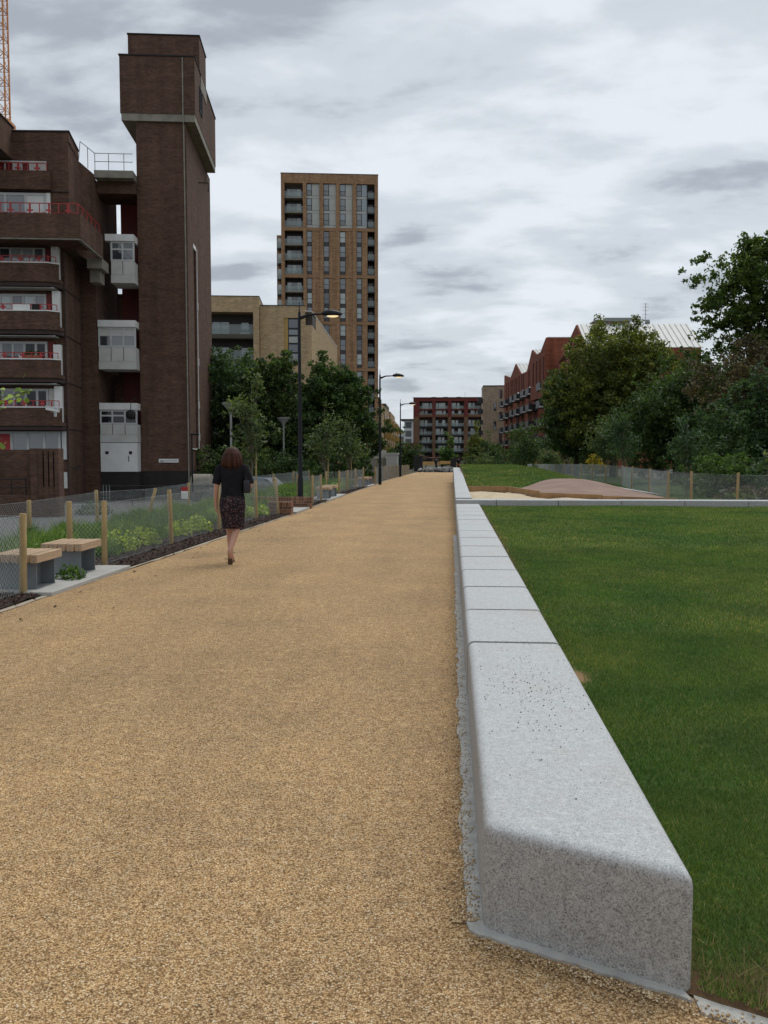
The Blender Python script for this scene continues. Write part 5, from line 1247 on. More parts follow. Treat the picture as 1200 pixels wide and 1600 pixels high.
# two far people
def far_person(x, y, z, rz, label, top, legs, stride, skirt=False):
    o = empty('person', (x, y, z), rz, label, 'person')
    s = stride
    J = {'pelvis': ((0, 0, .95), (.14, .10)), 'spine': ((0, 0, 1.1), (.13, .09)), 'chest': ((0, .0, 1.35), (.16, .10)), 'neck': ((0, .0, 1.50), .05), 'jaw': ((0, .03, 1.58), (.06, .07)), 'head': ((0, .02, 1.66), (.078, .09)), 'crown': ((0, .01, 1.73), (.05, .06)), 'nose': ((0, .115, 1.62), .012),
         'Lsh': ((-.18, 0, 1.44), .055), 'Lel': ((-.23, -.06 * s, 1.16), .043), 'Lwr': ((-.23, .12, .95), .028), 'Lpa': ((-.22, .15, .87), (.03, .02)), 'Rsh': ((.18, 0, 1.44), .055), 'Rel': ((.23, .04, 1.16), .043), 'Rwr': ((.22, .16, .98), .028), 'Rpa': ((.2, .22, .93), (.03, .02)),
         'Lhip': ((-.09, 0, .90), .09), 'Lkn': ((-.10, .16 * s, .50), .06), 'Lan': ((-.11, .22 * s, .09), .04), 'Ltoe': ((-.11, .22 * s + .16, .03), .035), 'Rhip': ((.09, 0, .90), .09), 'Rkn': ((.09, -.05 * s, .50), .06), 'Ran': ((.10, -.26 * s, .10), .04), 'Rtoe': ((.10, -.26 * s + .15, .035), .035)}
    figure(o, J, fingers=False)
    MB().loft([(0, 0, .93, .17, .12), (0, 0, 1.1, .16, .115), (0, 0, 1.35, .205, .13), (0, 0, 1.47, .18, .10), (0, 0, 1.52, .07, .06)], 16).build('top', top, o, smooth='all')
    if skirt: MB().loft([(0, 0, .45, .22, .2), (0, 0, .7, .2, .17), (0, 0, .98, .16, .12)], 16).build('skirt', legs, o, smooth='all')
    else:
        for q in 'LR':
            a, b, c = J[q + 'hip'][0], J[q + 'kn'][0], J[q + 'an'][0]; MB().tube([a, b, c], [.11, .075, .06], 10).build('trouser_leg', legs, o, smooth=True)
    for q, e in ((-1, 'L'), (1, 'R')): MB().tube([J[e + 'sh'][0], J[e + 'el'][0]], [.075, .06], 8).build('sleeve', top, o, smooth=True)
    MB().loft([(0, .0, 1.62, .06, .05), (0, -.01, 1.66, .088, .09), (0, 0, 1.72, .075, .09), (0, .01, 1.765, .03, .04)], 12).build('hair', 'black_cloth', o, smooth='all')
    return o
far_person(-1.9, 112, fz, R(-35), 'person in dark clothes walking past the rubble at the end of the path', 'dark_cloth', 'dark_cloth', 1.0)
far_person(.95, 114, fz, R(20), 'person in black top and red skirt at the far end of the stone wall', 'black_cloth', 'red_cloth', .3, True)
sb = empty('dark_screen', (-.1, 117, fz), 0, 'dark square panel standing beside the person in the red skirt', 'panel'); MB().box(0, .75, 0, .06, .5, 1.7).build('board', 'tar', sb); boxes('leg', 'tar', sb, [(.03, .09, 0, .06, 0, .5), (.66, .72, 0, .06, 0, .5)])

# ------------------------------------------------------------------ vegetation
def leaves(C, size, rg, upbias=0.35, aspect=0.55):
    "one folded-free diamond leaf per row of C"
    n = len(C); nrm = rg.normal(size=(n, 3)); nrm[:, 2] += upbias * 2 * np.sign(rg.random(n) - .2); nrm /= np.linalg.norm(nrm, axis=1, keepdims=True)
    t = rg.normal(size=(n, 3)); t -= nrm * (t * nrm).sum(1, keepdims=True); t /= np.linalg.norm(t, axis=1, keepdims=True); b = np.cross(nrm, t)
    L = (size * rg.uniform(.6, 1.35, n))[:, None]; w = L * aspect
    V = np.stack([C - t * L * .5, C + b * w * .5 - t * L * .05 + nrm * L * .08, C + t * L * .5, C - b * w * .5 - t * L * .05 + nrm * L * .08], 1).reshape(-1, 3)
    F = np.arange(n * 4).reshape(n, 4)
    return V, F
def crown_points(ells, nclump, n, rg, clump=.24, shell=.72, squash=.8):
    "boughs spread through the crown, each with twigs of its own, so that outline and gaps stay uneven"
    vol = np.array([e[3] * e[4] * e[5] for e in ells]); vol = vol ** .75; vol /= vol.sum()
    cc = []; rr = []
    for _ in range(nclump):
        e = ells[rg.choice(len(ells), p=vol)]
        d = rg.normal(size=3); d /= np.linalg.norm(d); r = rg.uniform(shell, 1.12) if rg.random() < .7 else rg.random() ** .5 * .8
        cc.append(np.array(e[:3]) + d * r * np.array(e[3:6])); rr.append(clump * (e[3] * e[4] * e[5]) ** (1 / 3) * rg.uniform(.45, 1.5))
    cc = np.array(cc); rr = np.array(rr); K = 8
    sc = (cc[:, None] + rg.normal(size=(nclump, K, 3)) * (rr * .75)[:, None, None] * np.array([1, 1, squash])).reshape(-1, 3); sr = np.repeat(rr, K) * rg.uniform(.22, .6, nclump * K)
    nf = int(n * .12); nc = n - nf
    w = sr ** 1.8; w /= w.sum(); idx = rg.choice(len(sc), nc, p=w)
    P1 = sc[idx] + np.clip(rg.normal(size=(nc, 3)), -1.8, 1.8) * (sr[idx] * .62)[:, None] * np.array([1, 1, squash])
    ei = rg.choice(len(ells), nf, p=vol); E = np.array(ells)[ei]; d = rg.normal(size=(nf, 3)); d /= np.linalg.norm(d, axis=1, keepdims=True)
    P2 = E[:, :3] + d * (rg.random(nf) ** .4 * .85)[:, None] * E[:, 3:6]
    return cc, rr, np.concatenate([P1, P2])
def tree(name, label, base, ells, n, size, mat, trunk=.18, nclump=70, seed=1, group=None, clump=.24, cat='tree', lean=(0, 0), bark='bark_brown', limbs=16, upbias=.35, aspect=.55, trunk_to=None, squash=.8, shell=.72):
    rg = np.random.default_rng(seed); r2 = random.Random(seed)
    o = empty(name, base, 0, label, cat, group)
    cc, rr, P = crown_points(ells, nclump, n, rg, clump, shell, squash); P[:, 2] = np.maximum(P[:, 2], .04)
    V, F = leaves(P, size, rg, upbias, aspect)
    link('crown', npmesh('crown', V, F, mat), o)
    top = max(e[2] for e in ells) if trunk_to is None else trunk_to
    m = MB(); pts = [Vector((lean[0] * t + r2.uniform(-.05, .05) * top * .12 * t, lean[1] * t + r2.uniform(-.05, .05) * top * .12 * t, -0.1 + top * t)) for t in (0, .15, .35, .55, .75, 1)]
    m.tube(pts, [trunk * 1.25, trunk, trunk * .85, trunk * .68, trunk * .48, trunk * .22], 9)
    order = sorted(range(len(cc)), key=lambda k: -rr[k])[:limbs]
    for k in order:
        c = Vector(cc[k]); t = min(.9, max(.22, (c.z / top) * r2.uniform(.45, .7))); i = min(4, int(t * 5)); a = pts[i].lerp(pts[i + 1], t * 5 - i)
        mid = a.lerp(c, .5) + Vector((r2.uniform(-.1, .1), r2.uniform(-.1, .1), .12 * (c - a).length)); m.tube([a, mid, c], [trunk * .30, trunk * .18, trunk * .05], 6)
    m.build('trunk', bark, o, smooth=True)
    return o
plain('bark_brown', (0.070, 0.052, 0.036), (0.040, 0.030, 0.022), 8, 0.95, 0.8, 30)
plain('bark_pale', (0.20, 0.17, 0.12), (0.12, 0.10, 0.07), 8, 0.95, 0.5, 30)
GR = 'trees behind the right fence'; GL = 'trees behind the left fence'
# right hand side
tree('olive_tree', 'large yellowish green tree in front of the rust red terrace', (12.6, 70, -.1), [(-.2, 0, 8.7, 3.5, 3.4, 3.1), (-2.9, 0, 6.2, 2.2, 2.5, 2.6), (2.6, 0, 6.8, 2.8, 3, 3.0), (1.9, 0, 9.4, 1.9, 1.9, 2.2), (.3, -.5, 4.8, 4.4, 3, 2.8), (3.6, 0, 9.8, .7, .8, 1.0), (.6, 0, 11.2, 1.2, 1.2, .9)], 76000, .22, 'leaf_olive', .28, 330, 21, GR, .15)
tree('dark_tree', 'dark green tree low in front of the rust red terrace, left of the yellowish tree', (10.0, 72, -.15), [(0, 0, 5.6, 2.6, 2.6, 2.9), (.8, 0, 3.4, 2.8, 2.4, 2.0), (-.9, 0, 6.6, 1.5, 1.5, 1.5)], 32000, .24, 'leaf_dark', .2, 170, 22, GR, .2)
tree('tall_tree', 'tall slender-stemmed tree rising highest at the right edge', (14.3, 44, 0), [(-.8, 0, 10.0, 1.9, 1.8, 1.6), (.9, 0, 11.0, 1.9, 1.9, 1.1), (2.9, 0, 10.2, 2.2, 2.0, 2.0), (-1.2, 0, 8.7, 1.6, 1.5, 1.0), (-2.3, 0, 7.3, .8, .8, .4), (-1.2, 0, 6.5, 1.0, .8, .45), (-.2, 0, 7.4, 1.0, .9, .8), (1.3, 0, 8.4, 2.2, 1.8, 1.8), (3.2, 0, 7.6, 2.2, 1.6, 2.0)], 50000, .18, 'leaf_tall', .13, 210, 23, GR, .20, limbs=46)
tree('bare_tree', 'brownish twiggy tree hanging over dark shrubs under the tallest tree', (14.6, 41, 0), [(-2.4, 0, 4.9, 1.8, 1.4, 1.3), (-.6, 0, 5.3, 2.2, 1.6, 1.4), (1.2, 0, 6.0, 2.2, 1.6, 1.6), (3.0, 0, 6.9, 2.2, 1.6, 2.4), (4.4, 0, 5.5, 2.2, 1.6, 3.0), (-.2, -.3, 4.0, 3.6, 1.5, 1.5)], 52000, .14, 'leaf_brown', .14, 260, 24, GR, .18, limbs=60)
tree('ivy_tree', 'dark green ivy-clad tree with a few white blooms at the right edge', (14.8, 38, 0), [(-.2, 0, 3.3, 3.0, 1.8, 2.0), (-2.6, 0, 2.4, 1.9, 1.5, 2.0), (2.0, -.2, 3.2, 2.3, 1.6, 2.4), (-.6, -.4, 1.2, 3.4, 1.3, 1.3)], 52000, .15, 'leaf_ivy', .2, 240, 25, GR, .19)
tree('dark_tree', 'dark green tree between the yellowish tree and the ivy-clad tree', (12.4, 50, 0), [(0, 0, 3.9, 2.6, 2.2, 2.4), (.9, 0, 5.2, 1.6, 1.5, 1.4), (-1.6, 0, 2.6, 2.2, 1.6, 2.0), (.6, 0, 1.6, 3.2, 1.6, 1.6)], 36000, .18, 'leaf_dark', .18, 190, 26, GR, .2)
tree('dark_tree', 'dark spreading tree far behind the right fence beside the metal roof', (17.3, 60, 0), [(-1.8, 0, 6.9, 1.6, 1.6, 1.7), (1.2, 0, 7.2, 2.0, 1.6, 1.7), (0, 0, 5.2, 3.4, 2.6, 2.6), (-2.6, 0, 3.8, 2.8, 2.2, 2.4), (3.2, 0, 5.0, 3.2, 2.5, 3.0), (0, 0, 2.2, 4.6, 2.5, 2.2)], 40000, .23, 'leaf_maple', .24, 200, 27, GR, .2)
tree('dark_shrub', 'dense dark shrub filling the right edge behind the chain link', (13.0, 30.5, 0), [(0, 0, 1.3, 1.9, 1.3, 1.4), (-1.7, .3, .9, 1.3, 1.0, 1.0), (1.5, 0, 2.0, 1.8, 1.2, 1.8)], 30000, .12, 'leaf_ivy', .08, 150, 28, GR, .2, cat='shrub')
tree('arching_shrub', 'blue-green arching shrub at the right edge above the chain link', (13.2, 33.5, 0), [(.9, 0, 2.5, 1.7, 1.1, 1.0), (0, 0, 1.7, 1.6, 1.0, .9), (-1.0, 0, 1.1, 1.2, .9, .8)], 18000, .13, 'leaf_grey', .07, 110, 29, GR, .2, cat='shrub')
tree('yellow_shrub', 'thin yellow-green shrub in front of the dark shrubs on the right', (11.0, 30.0, 0), [(0, 0, 1.25, .5, .45, .7)], 1500, .10, 'leaf_olive', .03, 30, 30, GR, .28, cat='shrub')
tree('bright_shrub', 'bright green rounded shrub behind the fence post on the right', (9.7, 33.5, 0), [(0, 0, .75, 1.1, .8, .85), (1.1, 0, .5, .8, .6, .55)], 9000, .10, 'leaf_fresh', .05, 70, 31, GR, .22, cat='shrub')
tree('brown_shrub', 'low brownish dry shrub behind the right chain link', (9.2, 27.5, 0), [(0, 0, .3, 1.1, .8, .38), (1.6, .2, .3, 1.0, .7, .36), (3.4, -.6, .3, 1.2, .7, .4)], 6000, .09, 'leaf_brown', .03, 70, 32, GR, .22, cat='shrub')
def sapling(x, y, h, label, mat, seed, stake=True, rx=.55, n=2600, leaf=.13, z=None, group='young staked trees', low=.33):
    z = float(ground_h(x, y)) + .05 if z is None else z
    r3 = random.Random(seed); el = []
    for k in range(7):                                   # uneven tiers of twigs
        t = low + .08 + (.86 - low) * k / 6; w = rx * (1 - .62 * (k / 6) ** 1.3) * r3.uniform(.7, 1.15); a = r3.uniform(0, 6.3)
        el.append((math.cos(a) * rx * .28, math.sin(a) * rx * .28, h * t, w, w, h * .085))
    o = tree('young_tree', label, (x, y, z), el, n, leaf, mat, .032, 60, seed, group, .42, bark='bark_pale', limbs=34, trunk_to=h * .96, shell=.5)
    if stake: MB().tube([(.16, 0, -.1), (.16, 0, h * .36)], .035, 8).build('stake', 'post_timber', o, smooth=True)
    return o
sapling(8.75, 46, 4.0, 'young tree on a pale stake where the right fence turns', 'leaf_ivy', 41, rx=.9, n=2400, leaf=.12)
sapling(9.2, 35.5, 3.2, 'young tree on a pale stake before the dark shrubs, right of the fence bend', 'leaf_ivy', 42, rx=.9, n=2400, leaf=.12)
sapling(10.1, 56, 4.2, 'young grey-green tree between the fence bend and the yellowish tree', 'leaf_grey', 43, rx=1.5, n=5000, leaf=.14)
sapling(7.4, 92, 5.0, 'young dark tree beyond the grass mound in front of the terrace', 'leaf_dark', 44, rx=2.1, n=6000, leaf=.2, z=-.4, low=.22)
sapling(11.8, 78, 4.6, 'young tree below the dark tree, before the rust red terrace', 'leaf_dark', 45, rx=1.9, n=7000, leaf=.2, low=.2)
sapling(3.4, 128, 7.2, 'slender olive tree before the brown end block, right of the wall end', 'leaf_olive', 46, rx=1.1, n=3500, leaf=.25, z=-.6, low=.2)
sapling(-.3, 131, 5.6, 'slender green tree before the brown end block, above the person in dark clothes', 'leaf_fresh', 47, rx=1.25, n=4500, leaf=.25, z=-.6, low=.12)
# low growth beyond the mound
def hedge(name, label, x, y, ells, n, size, mat, seed, z=-.5): return tree(name, label, (x, y, z), ells, n, size, mat, .04, 60, seed, 'low shrubs beyond the mound', .3, cat='shrub')
hedge('dark_hedge', 'dark hedge at the far edge of the grass mound', 7.6, 100, [(0, 0, .6, 2.2, .8, .75), (-2.6, 0, .5, 1.6, .8, .65)], 6000, .17, 'leaf_dark', 51)
hedge('green_bush', 'rounded light green bush beyond the end of the stone wall', 4.0, 106, [(0, 0, .8, 1.0, .9, .85)], 3500, .18, 'leaf_young', 52)
hedge('dark_bush', 'dark bushes under the pale brick block', 9.0, 130, [(-3.5, 0, 2.2, 3.2, 2, 2.2), (1.6, 0, 2.0, 3.2, 2, 2.2), (5.5, 0, 2.4, 3.0, 2, 2.4)], 12000, .3, 'leaf_dark', 53)
hedge('low_bush', 'low dull green bushes right of the person in the red skirt', 2.8, 118, [(-.6, 0, .7, 1.3, .8, .9), (1.2, 0, 1.0, 1.4, .8, 1.2)], 5000, .2, 'leaf_young', 54)
hedge('yellow_bush', 'small yellow flowering bush behind the right fence', 9.9, 62, [(0, 0, .95, .45, .4, .5)], 900, .14, 'leaf_yellow', 55, z=0)
hedge('lime_bush', 'yellow-green bush behind the far part of the right fence', 9.8, 88, [(0, 0, 1.0, 1.2, .9, .9)], 4200, .18, 'leaf_young', 56, z=-.3)
hedge('rusty_bush', 'rust brown dry bushes below the terrace behind the fence', 12.6, 90, [(-1.2, 0, 1.3, 2.0, .9, 1.3), (1.8, 0, 1.4, 2.2, .9, 1.4)], 6000, .22, 'leaf_brown', 57, z=-.3)
hedge('end_bush', 'dark bushes at the left end of the path below the far wall', -7.6, 128, [(0, 0, 1.6, 2.4, 1.4, 1.9), (2.2, 0, 1.2, 1.4, 1.2, 1.3)], 7000, .3, 'leaf_dark', 58)
# left hand side
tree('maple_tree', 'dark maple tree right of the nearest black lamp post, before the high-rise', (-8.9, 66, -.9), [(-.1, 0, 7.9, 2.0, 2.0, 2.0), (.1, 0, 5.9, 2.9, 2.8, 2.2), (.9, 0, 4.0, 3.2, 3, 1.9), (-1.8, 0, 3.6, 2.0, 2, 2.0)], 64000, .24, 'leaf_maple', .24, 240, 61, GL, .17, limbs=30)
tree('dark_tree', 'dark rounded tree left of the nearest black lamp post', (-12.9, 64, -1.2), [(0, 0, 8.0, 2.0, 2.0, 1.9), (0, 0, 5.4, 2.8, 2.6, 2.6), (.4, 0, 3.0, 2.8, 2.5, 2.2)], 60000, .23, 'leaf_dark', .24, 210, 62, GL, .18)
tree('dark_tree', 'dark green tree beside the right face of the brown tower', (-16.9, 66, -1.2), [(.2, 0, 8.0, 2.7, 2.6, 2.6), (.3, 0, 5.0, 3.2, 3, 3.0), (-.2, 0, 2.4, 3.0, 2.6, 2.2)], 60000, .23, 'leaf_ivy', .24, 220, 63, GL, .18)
tree('hedge_tree', 'dark dense hedge under the trees behind the walking person', (-13.0, 57, -1.2), [(-3.2, 0, 1.5, 2.8, 1.2, 1.7), (.5, 0, 1.4, 2.8, 1.2, 1.6), (3.6, 0, 1.2, 2.2, 1.2, 1.4)], 26000, .17, 'leaf_dark', .1, 150, 64, GL, .2, cat='hedge')
tree('hedge_tree', 'dark hedge under the maple tree beside the path', (-8.0, 62, -.9), [(-1.6, 0, 1.4, 2.0, 1.2, 1.6), (1.0, 0, 1.2, 1.6, 1.2, 1.4)], 15000, .19, 'leaf_maple', .1, 110, 65, GL, .2, cat='hedge')
sapling(-7.95, 35, 4.9, 'young pale-leaved tree just right of the walking person', 'leaf_young', 66, rx=.85, n=1500, leaf=.15)
sapling(-6.3, 44, 4.2, 'young pale-leaved tree beside the nearest black lamp post', 'leaf_young', 67, rx=.85, n=1300, leaf=.15)
sapling(-6.6, 57, 4.0, 'young pale-leaved tree before the maple tree, right one', 'leaf_young', 68, rx=1.2, n=1700, leaf=.16)
sapling(-9.35, 37.5, 2.9, 'thin sapling with few leaves directly above the walking person', 'leaf_near', 69, rx=.22, n=120, leaf=.13, low=.62)
# near branch reaching into the picture from the left edge
nb = empty('near_tree', (-7.4, 12.2, -.1), 0, 'tree with bright rounded leaves reaching in from the left edge', 'tree')
rg = np.random.default_rng(77); tips = []
m = MB(); m.tube([(0, 0, 0), (.02, 0, 1.0), (.0, 0, 2.0), (.04, 0, 3.2)], [.05, .045, .035, .015], 8)
for (zz0, tx, ty, tz, nn) in ((1.9, 1.52, -.15, 2.55, 34), (1.75, 1.20, -.25, 2.30, 20), (1.5, 1.08, -.1, 1.88, 7), (2.2, -1.0, .2, 3.0, 40), (2.4, .5, .6, 3.3, 40), (2.3, .4, -.8, 3.1, 40), (2.0, -.6, -.6, 2.6, 40)):
    a = Vector((.01, 0, zz0)); c = Vector((tx, ty, tz)); mid = a.lerp(c, .5) + Vector((0, 0, .16)); m.tube([a, mid, c], [.022, .013, .004], 6)
    for k in range(nn):
        t = rg.uniform(.62 if tx > 1 else .3, 1.0); q = (a.lerp(mid, t * 2) if t < .5 else mid.lerp(c, t * 2 - 1)); tips.append(np.array(q) + rg.normal(size=3) * np.array([.05, .07, .06]))
m.build('trunk', 'bark_pale', nb, smooth=True)
def round_leaves(C, size, rg):
    n = len(C); k = 8; an = np.linspace(0, 2 * np.pi, k, endpoint=False); V = []
    for c in C:
        nr = rg.normal(size=3) * .5 + np.array([0, -.5, .8]); nr /= np.linalg.norm(nr); t = np.cross(nr, rg.normal(size=3)); t /= np.linalg.norm(t); b = np.cross(nr, t); s = size * rg.uniform(.7, 1.2)
        for q in an: V.append(c + (t * math.cos(q) * s * (1.15 if q == 0 else 1) + b * math.sin(q) * s * .9 + nr * s * .18 * math.cos(2 * q)))
    return np.array(V), np.arange(n * k).reshape(n, k)
V, F = round_leaves(tips, .038, rg); link('crown', npmesh('crown', V, F, 'leaf_near'), nb)

# planting bed: lavender mass, lime clumps, chips of bark
def spikes(P, hgt, wid, rg, lean=.35):
    n = len(P); a = rg.uniform(0, 2 * np.pi, n); h = hgt * rg.uniform(.5, 1.25, n); w = wid * rg.uniform(.6, 1.3, n); l = lean * h * rg.uniform(.2, 1, n); b = rg.uniform(0, 2 * np.pi, n)
    ca, sa = np.cos(a) * w / 2, np.sin(a) * w / 2
    V = np.stack([P + np.stack([-ca, -sa, 0 * w], 1), P + np.stack([ca, sa, 0 * w], 1), P + np.stack([np.cos(b) * l, np.sin(b) * l, h], 1)], 1).reshape(-1, 3)
    return V, np.arange(n * 3).reshape(n, 3)
rg = np.random.default_rng(5); cen = []
for y in np.arange(11.2, 46, .42):
    for x in (-6.7, -6.3, -5.9, -5.5): cen.append((x + rg.uniform(-.2, .2), y + rg.uniform(-.2, .2), rg.uniform(.18, .32), rg.uniform(.24, .46)))
    if y > 26: cen.append((-5.2 + rg.uniform(-.15, .15), y, rg.uniform(.2, .3), .3))
P = []; H_ = []
for x, y, r, h in cen:
    k = 420 if y < 22 else 180; a = rg.uniform(0, 2 * np.pi, k); q = r * rg.random(k) ** .5; P.append(np.stack([x + q * np.cos(a), y + q * np.sin(a), np.full(k, .03)], 1)); H_.append(np.full(k, h) * (1 - .5 * (q / r) ** 2))
P = np.concatenate(P); H_ = np.concatenate(H_); V, F = spikes(P, H_, .022, rg, .7)
tag(link('bed_planting', npmesh('bed_planting', V, F, 'leaf_lav')), 'grey-green bushy perennials filling the planting bed behind the fence', 'plants', kind='stuff')
V, F = leaves(np.concatenate([np.stack([P[::5, 0] , P[::5, 1], .03 + H_[::5] * rg.uniform(.3, .9, len(P[::5]))], 1)]), .07, rg); tag(link('bed_foliage', npmesh('bed_foliage', V, F, 'leaf_fresh')), 'fresh green leaves among the perennials in the planting bed', 'plants', kind='stuff')
def clump(name, x, y, r, h, mat, label, seed, n=420, size=.055, flow=None, group='lime green leafy clumps in the bed'):
    rg = np.random.default_rng(seed); z = float(corridor(y)) + .02
    o = empty(name, (x, y, z), 0, label, 'plant', group)
    a = rg.uniform(0, 2 * np.pi, n); ph = rg.random(n) ** .6 * np.pi / 2; rr = rg.uniform(.75, 1.05, n) * (1 + .25 * np.sin(3 * a + seed))
    C = np.stack([r * rr * np.cos(a) * np.sin(ph), r * rr * np.sin(a) * np.sin(ph), .02 + h * rr * np.cos(ph)], 1)
    V, F = leaves(C, size, rg, .6, .85); link('foliage', npmesh('foliage', V, F, mat), o)
    m = MB()
    for k in range(10):
        t = C[k * 7]; m.tube([(0, 0, 0), tuple(t * .5 + np.array([0, 0, .03])), tuple(t)], [.006, .005, .003], 5)
    m.build('stem', mat, o)
    return o
LIM = [(-5.25, 13.6, .30, 'first lime green clump past the near stool seats'), (-5.22, 14.6, .26, 'second lime green clump past the near stool seats, by the post'), (-5.15, 16.3, .26, 'third lime green clump along the bed, left of the walking person'), (-5.05, 17.2, .28, 'fourth lime green clump along the bed, just left of the walking person'), (-5.35, 19.4, .26, 'lime green clump behind the walking person\'s hand'),
       (-4.95, 21.4, .22, 'lime green clump just right of the walking person, by the fence post'), (-4.78, 22.1, .22, 'lime green clump nearest the brick planter'), (-4.85, 36.6, .3, 'far lime green clump in the fence between the seats'), (-4.8, 38.6, .28, 'farther lime green clump in the fence between the seats')]
for k, (x, y, r, lab) in enumerate(LIM): clump('lime_plant', x, y, r, r * .95, 'leaf_lime', lab, 200 + k, 520)
clump('leafy_plant', -4.62, 10.42, .16, .15, 'leaf_fresh', 'small dark green plant between the two near stool seats', 300, 160, .06, group=None)
clump('leafy_plant', -13.4, 32.2, .6, .45, 'leaf_ivy', 'green weeds at the foot of the small brick store', 301, 700, .09, group=None).location.z = -.72
clump('leafy_plant', -5.1, 26.6, .45, .35, 'leaf_fresh', 'fresh green plant behind the low brick planter', 302, 500, .08, group=None)
clump('leafy_plant', 8.45, 26.6, .5, .42, 'leaf_young', 'pale green plant low behind the right chain link', 303, 420, .10, group=None)
# bark chips
n = 9000; y = 4 + 40 * rg.random(n) ** 1.7; x = np.interp(y, [p[0] for p in LEFT], [p[1] for p in LEFT]) - .09 - rg.random(n) ** 1.3 * .75 + (rg.random(n) < .03) * .2
keep = ~((x > -5.27) & (y > 9.33) & (y < 11.78)) & ~((y > 22.6) & (y < 25.8)) & ~((y > 29.7) & (y < 34.3)) & ~((y > 42.7))
C = np.stack([x, y, .030 + rg.random(n) * .02], 1)[keep]
V, F = leaves(C, .055, rg, .9, .38); tag(link('bark_chips', npmesh('bark_chips', V, F, 'bark')), 'dark bark chips mulching the bed edge', 'bark chips', kind='stuff')
# ------------------------------------------------------------------ grass
def blades(n, xr, yr, hf, h, w, rg, keep=None, dz=0.0, lean=1.1):
    x = rg.uniform(*xr, n); y = rg.uniform(*yr, n)
    if keep is not None: k = keep(x, y); x, y = x[k], y[k]
    P = np.stack([x, y, hf(x, y) + dz], 1); n = len(P)
    a = rg.uniform(0, np.pi, n); hh = h * rg.uniform(.55, 1.3, n); ww = w * rg.uniform(.7, 1.3, n); b = rg.uniform(0, 2 * np.pi, n); l = lean * hh * rg.uniform(.1, 1, n)
    ca, sa = np.cos(a) * ww / 2, np.sin(a) * ww / 2; cb, sb_ = np.cos(b) * l, np.sin(b) * l
    z0 = 0 * ww
    V = np.stack([P + np.stack([-ca, -sa, z0], 1), P + np.stack([ca, sa, z0], 1), P + np.stack([cb, sb_, hh], 1)], 1).reshape(-1, 3)
    return V, np.arange(n * 3).reshape(n, 3)
rg = np.random.default_rng(8)
def patchy(x, y):          # worn spots and a thin edge by the wall
    d = np.exp(-((x - .82) / .10) ** 2 - ((y - 5.80) / .24) ** 2) * 1.2 + np.exp(-((x - 1.05) / .28) ** 2 - ((y - 2.52) / .18) ** 2) * .55
    d += .75 * (1 - sstep(.705, .775 + .03 * np.sin(y * 9), x))
    return rg.random(np.shape(x)) > d
sets = [((.705, 3.0), (1.2, 4.0), 260000, .023, .0034), ((.705, 4.2), (4.0, 7.0), 230000, .024, .0046), ((.705, 6.5), (7.0, 12.0), 220000, .027, .0075), ((.705, 12.5), (12.0, 21.72), 200000, .032, .013)]
AV = []; AF = []; off = 0
for xr, yr, n, h, w in sets:
    V, F = blades(n, xr, yr, lawn_h, h, w, rg, lambda x, y: (x < .46 * y + 1.6) & (y > lawn_y0(x) + .0) & patchy(x, y)); AV.append(V); AF.append(F + off); off += len(V)
V, F = blades(75000, (.54, 8.6), (28.7, 58), mound_h, .05, .032, rg, lambda x, y: ~inpoly(PLAY)(x, y)); AV.append(V); AF.append(F + off); off += len(V)
tag(link('grass', npmesh('grass', np.concatenate(AV), np.concatenate(AF), 'grass_blade')), 'short mown green grass of the lawn and mound', 'grass', kind='stuff')
plain('straw', (0.36, 0.27, 0.12), (0.25, 0.18, 0.075), 12, 0.9)
V1, F1 = blades(2600, (.70, 1.6), (2.0, 2.95), lawn_h, .045, .0032, rg, lambda x, y: (y > lawn_y0(x)) & (rg.random(len(x)) < np.exp(-((x - 1.0) / .3) ** 2 - ((y - 2.5) / .22) ** 2)), lean=1.4)
V2, F2 = blades(9000, (.70, .84), (2.6, 16), lawn_h, .03, .005, rg, lambda x, y: rg.random(len(x)) < np.exp(-((x - .70) / .05)), lean=1.6)
WORN = [(1.9, 7.3), (2.35, 7.2), (1.55, 6.9), (3.4, 16.5), (5.0, 15.8), (2.2, 18.5), (4.2, 12.5), (6.2, 18.0), (1.3, 9.5), (1.2, 13.0), (3.0, 9.8)]
V3, F3 = blades(60000, (.72, 7.5), (4.5, 21), lawn_h, .026, .007, rg, lambda x, y: rg.random(len(x)) < .30 * np.max([np.exp(-((x - a) / (.10 + .018 * b)) ** 2 - ((y - b) / (.10 + .02 * b)) ** 2) for a, b in WORN], axis=0), lean=1.6)
V2 = np.concatenate([V2, V3]); F2 = np.concatenate([F2, F3 + len(V2) - len(V3)])
tag(link('dry_grass', npmesh('dry_grass', np.concatenate([V1, V2]), np.concatenate([F1, F2 + len(V1)]), 'straw')), 'dry straw-coloured grass along the wall and at its near corner', 'grass', kind='stuff')

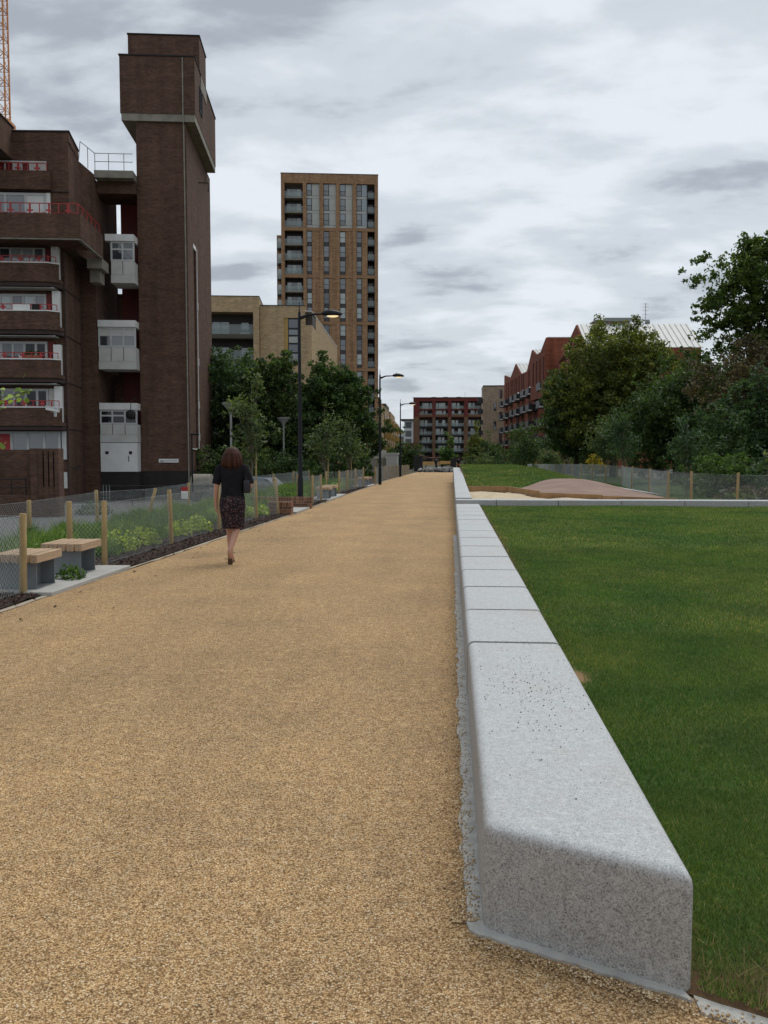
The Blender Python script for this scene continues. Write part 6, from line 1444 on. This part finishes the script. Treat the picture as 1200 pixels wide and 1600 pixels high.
# ------------------------------------------------------------------ crumbs: loose gravel, seeds, leaves
def pebbles(C, size, rg):
    oct_ = np.array([(1, 0, 0), (-1, 0, 0), (0, 1, 0), (0, -1, 0), (0, 0, 1), (0, 0, -1)], float); tri = np.array([(0, 2, 4), (2, 1, 4), (1, 3, 4), (3, 0, 4), (2, 0, 5), (1, 2, 5), (3, 1, 5), (0, 3, 5)])
    n = len(C); s = (size * rg.uniform(.5, 1.3, n))[:, None, None] * rg.uniform(.6, 1.1, (n, 1, 3)); a = rg.uniform(0, 2 * np.pi, n); V = oct_[None] * s * np.array([1, 1, .7]); x = V[..., 0] * np.cos(a)[:, None] - V[..., 1] * np.sin(a)[:, None]; y = V[..., 0] * np.sin(a)[:, None] + V[..., 1] * np.cos(a)[:, None]
    V = np.stack([x, y, V[..., 2]], -1) + C[:, None]
    return V.reshape(-1, 3), (tri[None] + np.arange(n)[:, None, None] * 6).reshape(-1, 3)
def m_pebble():
    t = NT('pebble'); rp = t.n('ShaderNodeNewGeometry').outputs['Random Per Island']
    t.pbr(t.ramp(rp, [(0, (.26, .165, .085)), (.35, (.43, .285, .14)), (.7, (.60, .42, .22)), (1, (.78, .65, .46))]), .7)
m_pebble()
n = 3400; y = 2.85 + 13 * rg.random(n) ** 1.8; x = .052 - rg.exponential(.022, n) + (rg.random(n) < .5) * rg.random(n) * .055; C1 = np.stack([x, y, np.where(x > .045, .013, .006)], 1)
t_ = rg.random(800); C2 = np.stack([.06 + .62 * t_ , 2.755 - .31 * t_ + rg.normal(-.012, .020, 800), np.full(800, .008)], 1)
t_ = rg.random(700); C3 = np.stack([.70 + 1.2 * t_, 2.43 - .525 * 1.2 * t_ + rg.normal(0, .022, 700), np.full(700, .009)], 1)
C4 = np.stack([rg.uniform(-4.3, .05, 2600), 2 + 12 * rg.random(2600) ** 1.4, np.full(2600, .003)], 1)
V, F = pebbles(np.concatenate([C1, C2, C3, C4]), .0048, rg); tag(link('loose_gravel', npmesh('loose_gravel', V, F, 'pebble')), 'loose tan pebbles scattered along the foot of the bench wall', 'gravel', kind='stuff')
n = 300; C = np.stack([np.clip(rg.normal(.43, .13, n), .17, .66), np.where(rg.random(n) < .72, rg.normal(4.50, .36, n), rg.uniform(3.0, 6.5, n)), np.full(n, .3625)], 1)
V, F = pebbles(C, .0036, rg); tag(link('seed_crumbs', npmesh('seed_crumbs', V, F, 'bark')), 'dark seed crumbs scattered on top of the bench wall', 'crumbs', kind='stuff')
n = 60; C = np.stack([-4.4 + np.abs(rg.normal(0, .5, n)), rg.uniform(6, 26, n), np.full(n, .010)], 1); V, F = leaves(C, .06, rg, 3.0, .6); tag(link('fallen_leaves', npmesh('fallen_leaves', V, F, 'bark')), 'small brown fallen leaves by the left path edge', 'leaves', kind='stuff')
# white blooms and leaf undersides on the ivy tree
rg = np.random.default_rng(19); iv = [o for o in bpy.data.objects if o.name == 'ivy_tree'][0]
V, F = round_leaves([np.array(p) for p in [(-.5, -1.7, 3.6), (-1.2, -1.8, 3.0), (-.9, -1.8, 3.9), (-1.9, -1.6, 1.5), (.7, -1.8, 1.7), (1.0, -1.8, 1.65), (.7, -1.8, 1.45), (-2.4, -1.4, 3.4), (-.2, -1.7, 3.8), (1.3, -1.8, 2.6)]], .05, rg)
tag(link('blossom', npmesh('blossom', V, F, 'petal_white'), iv), kind='stuff')
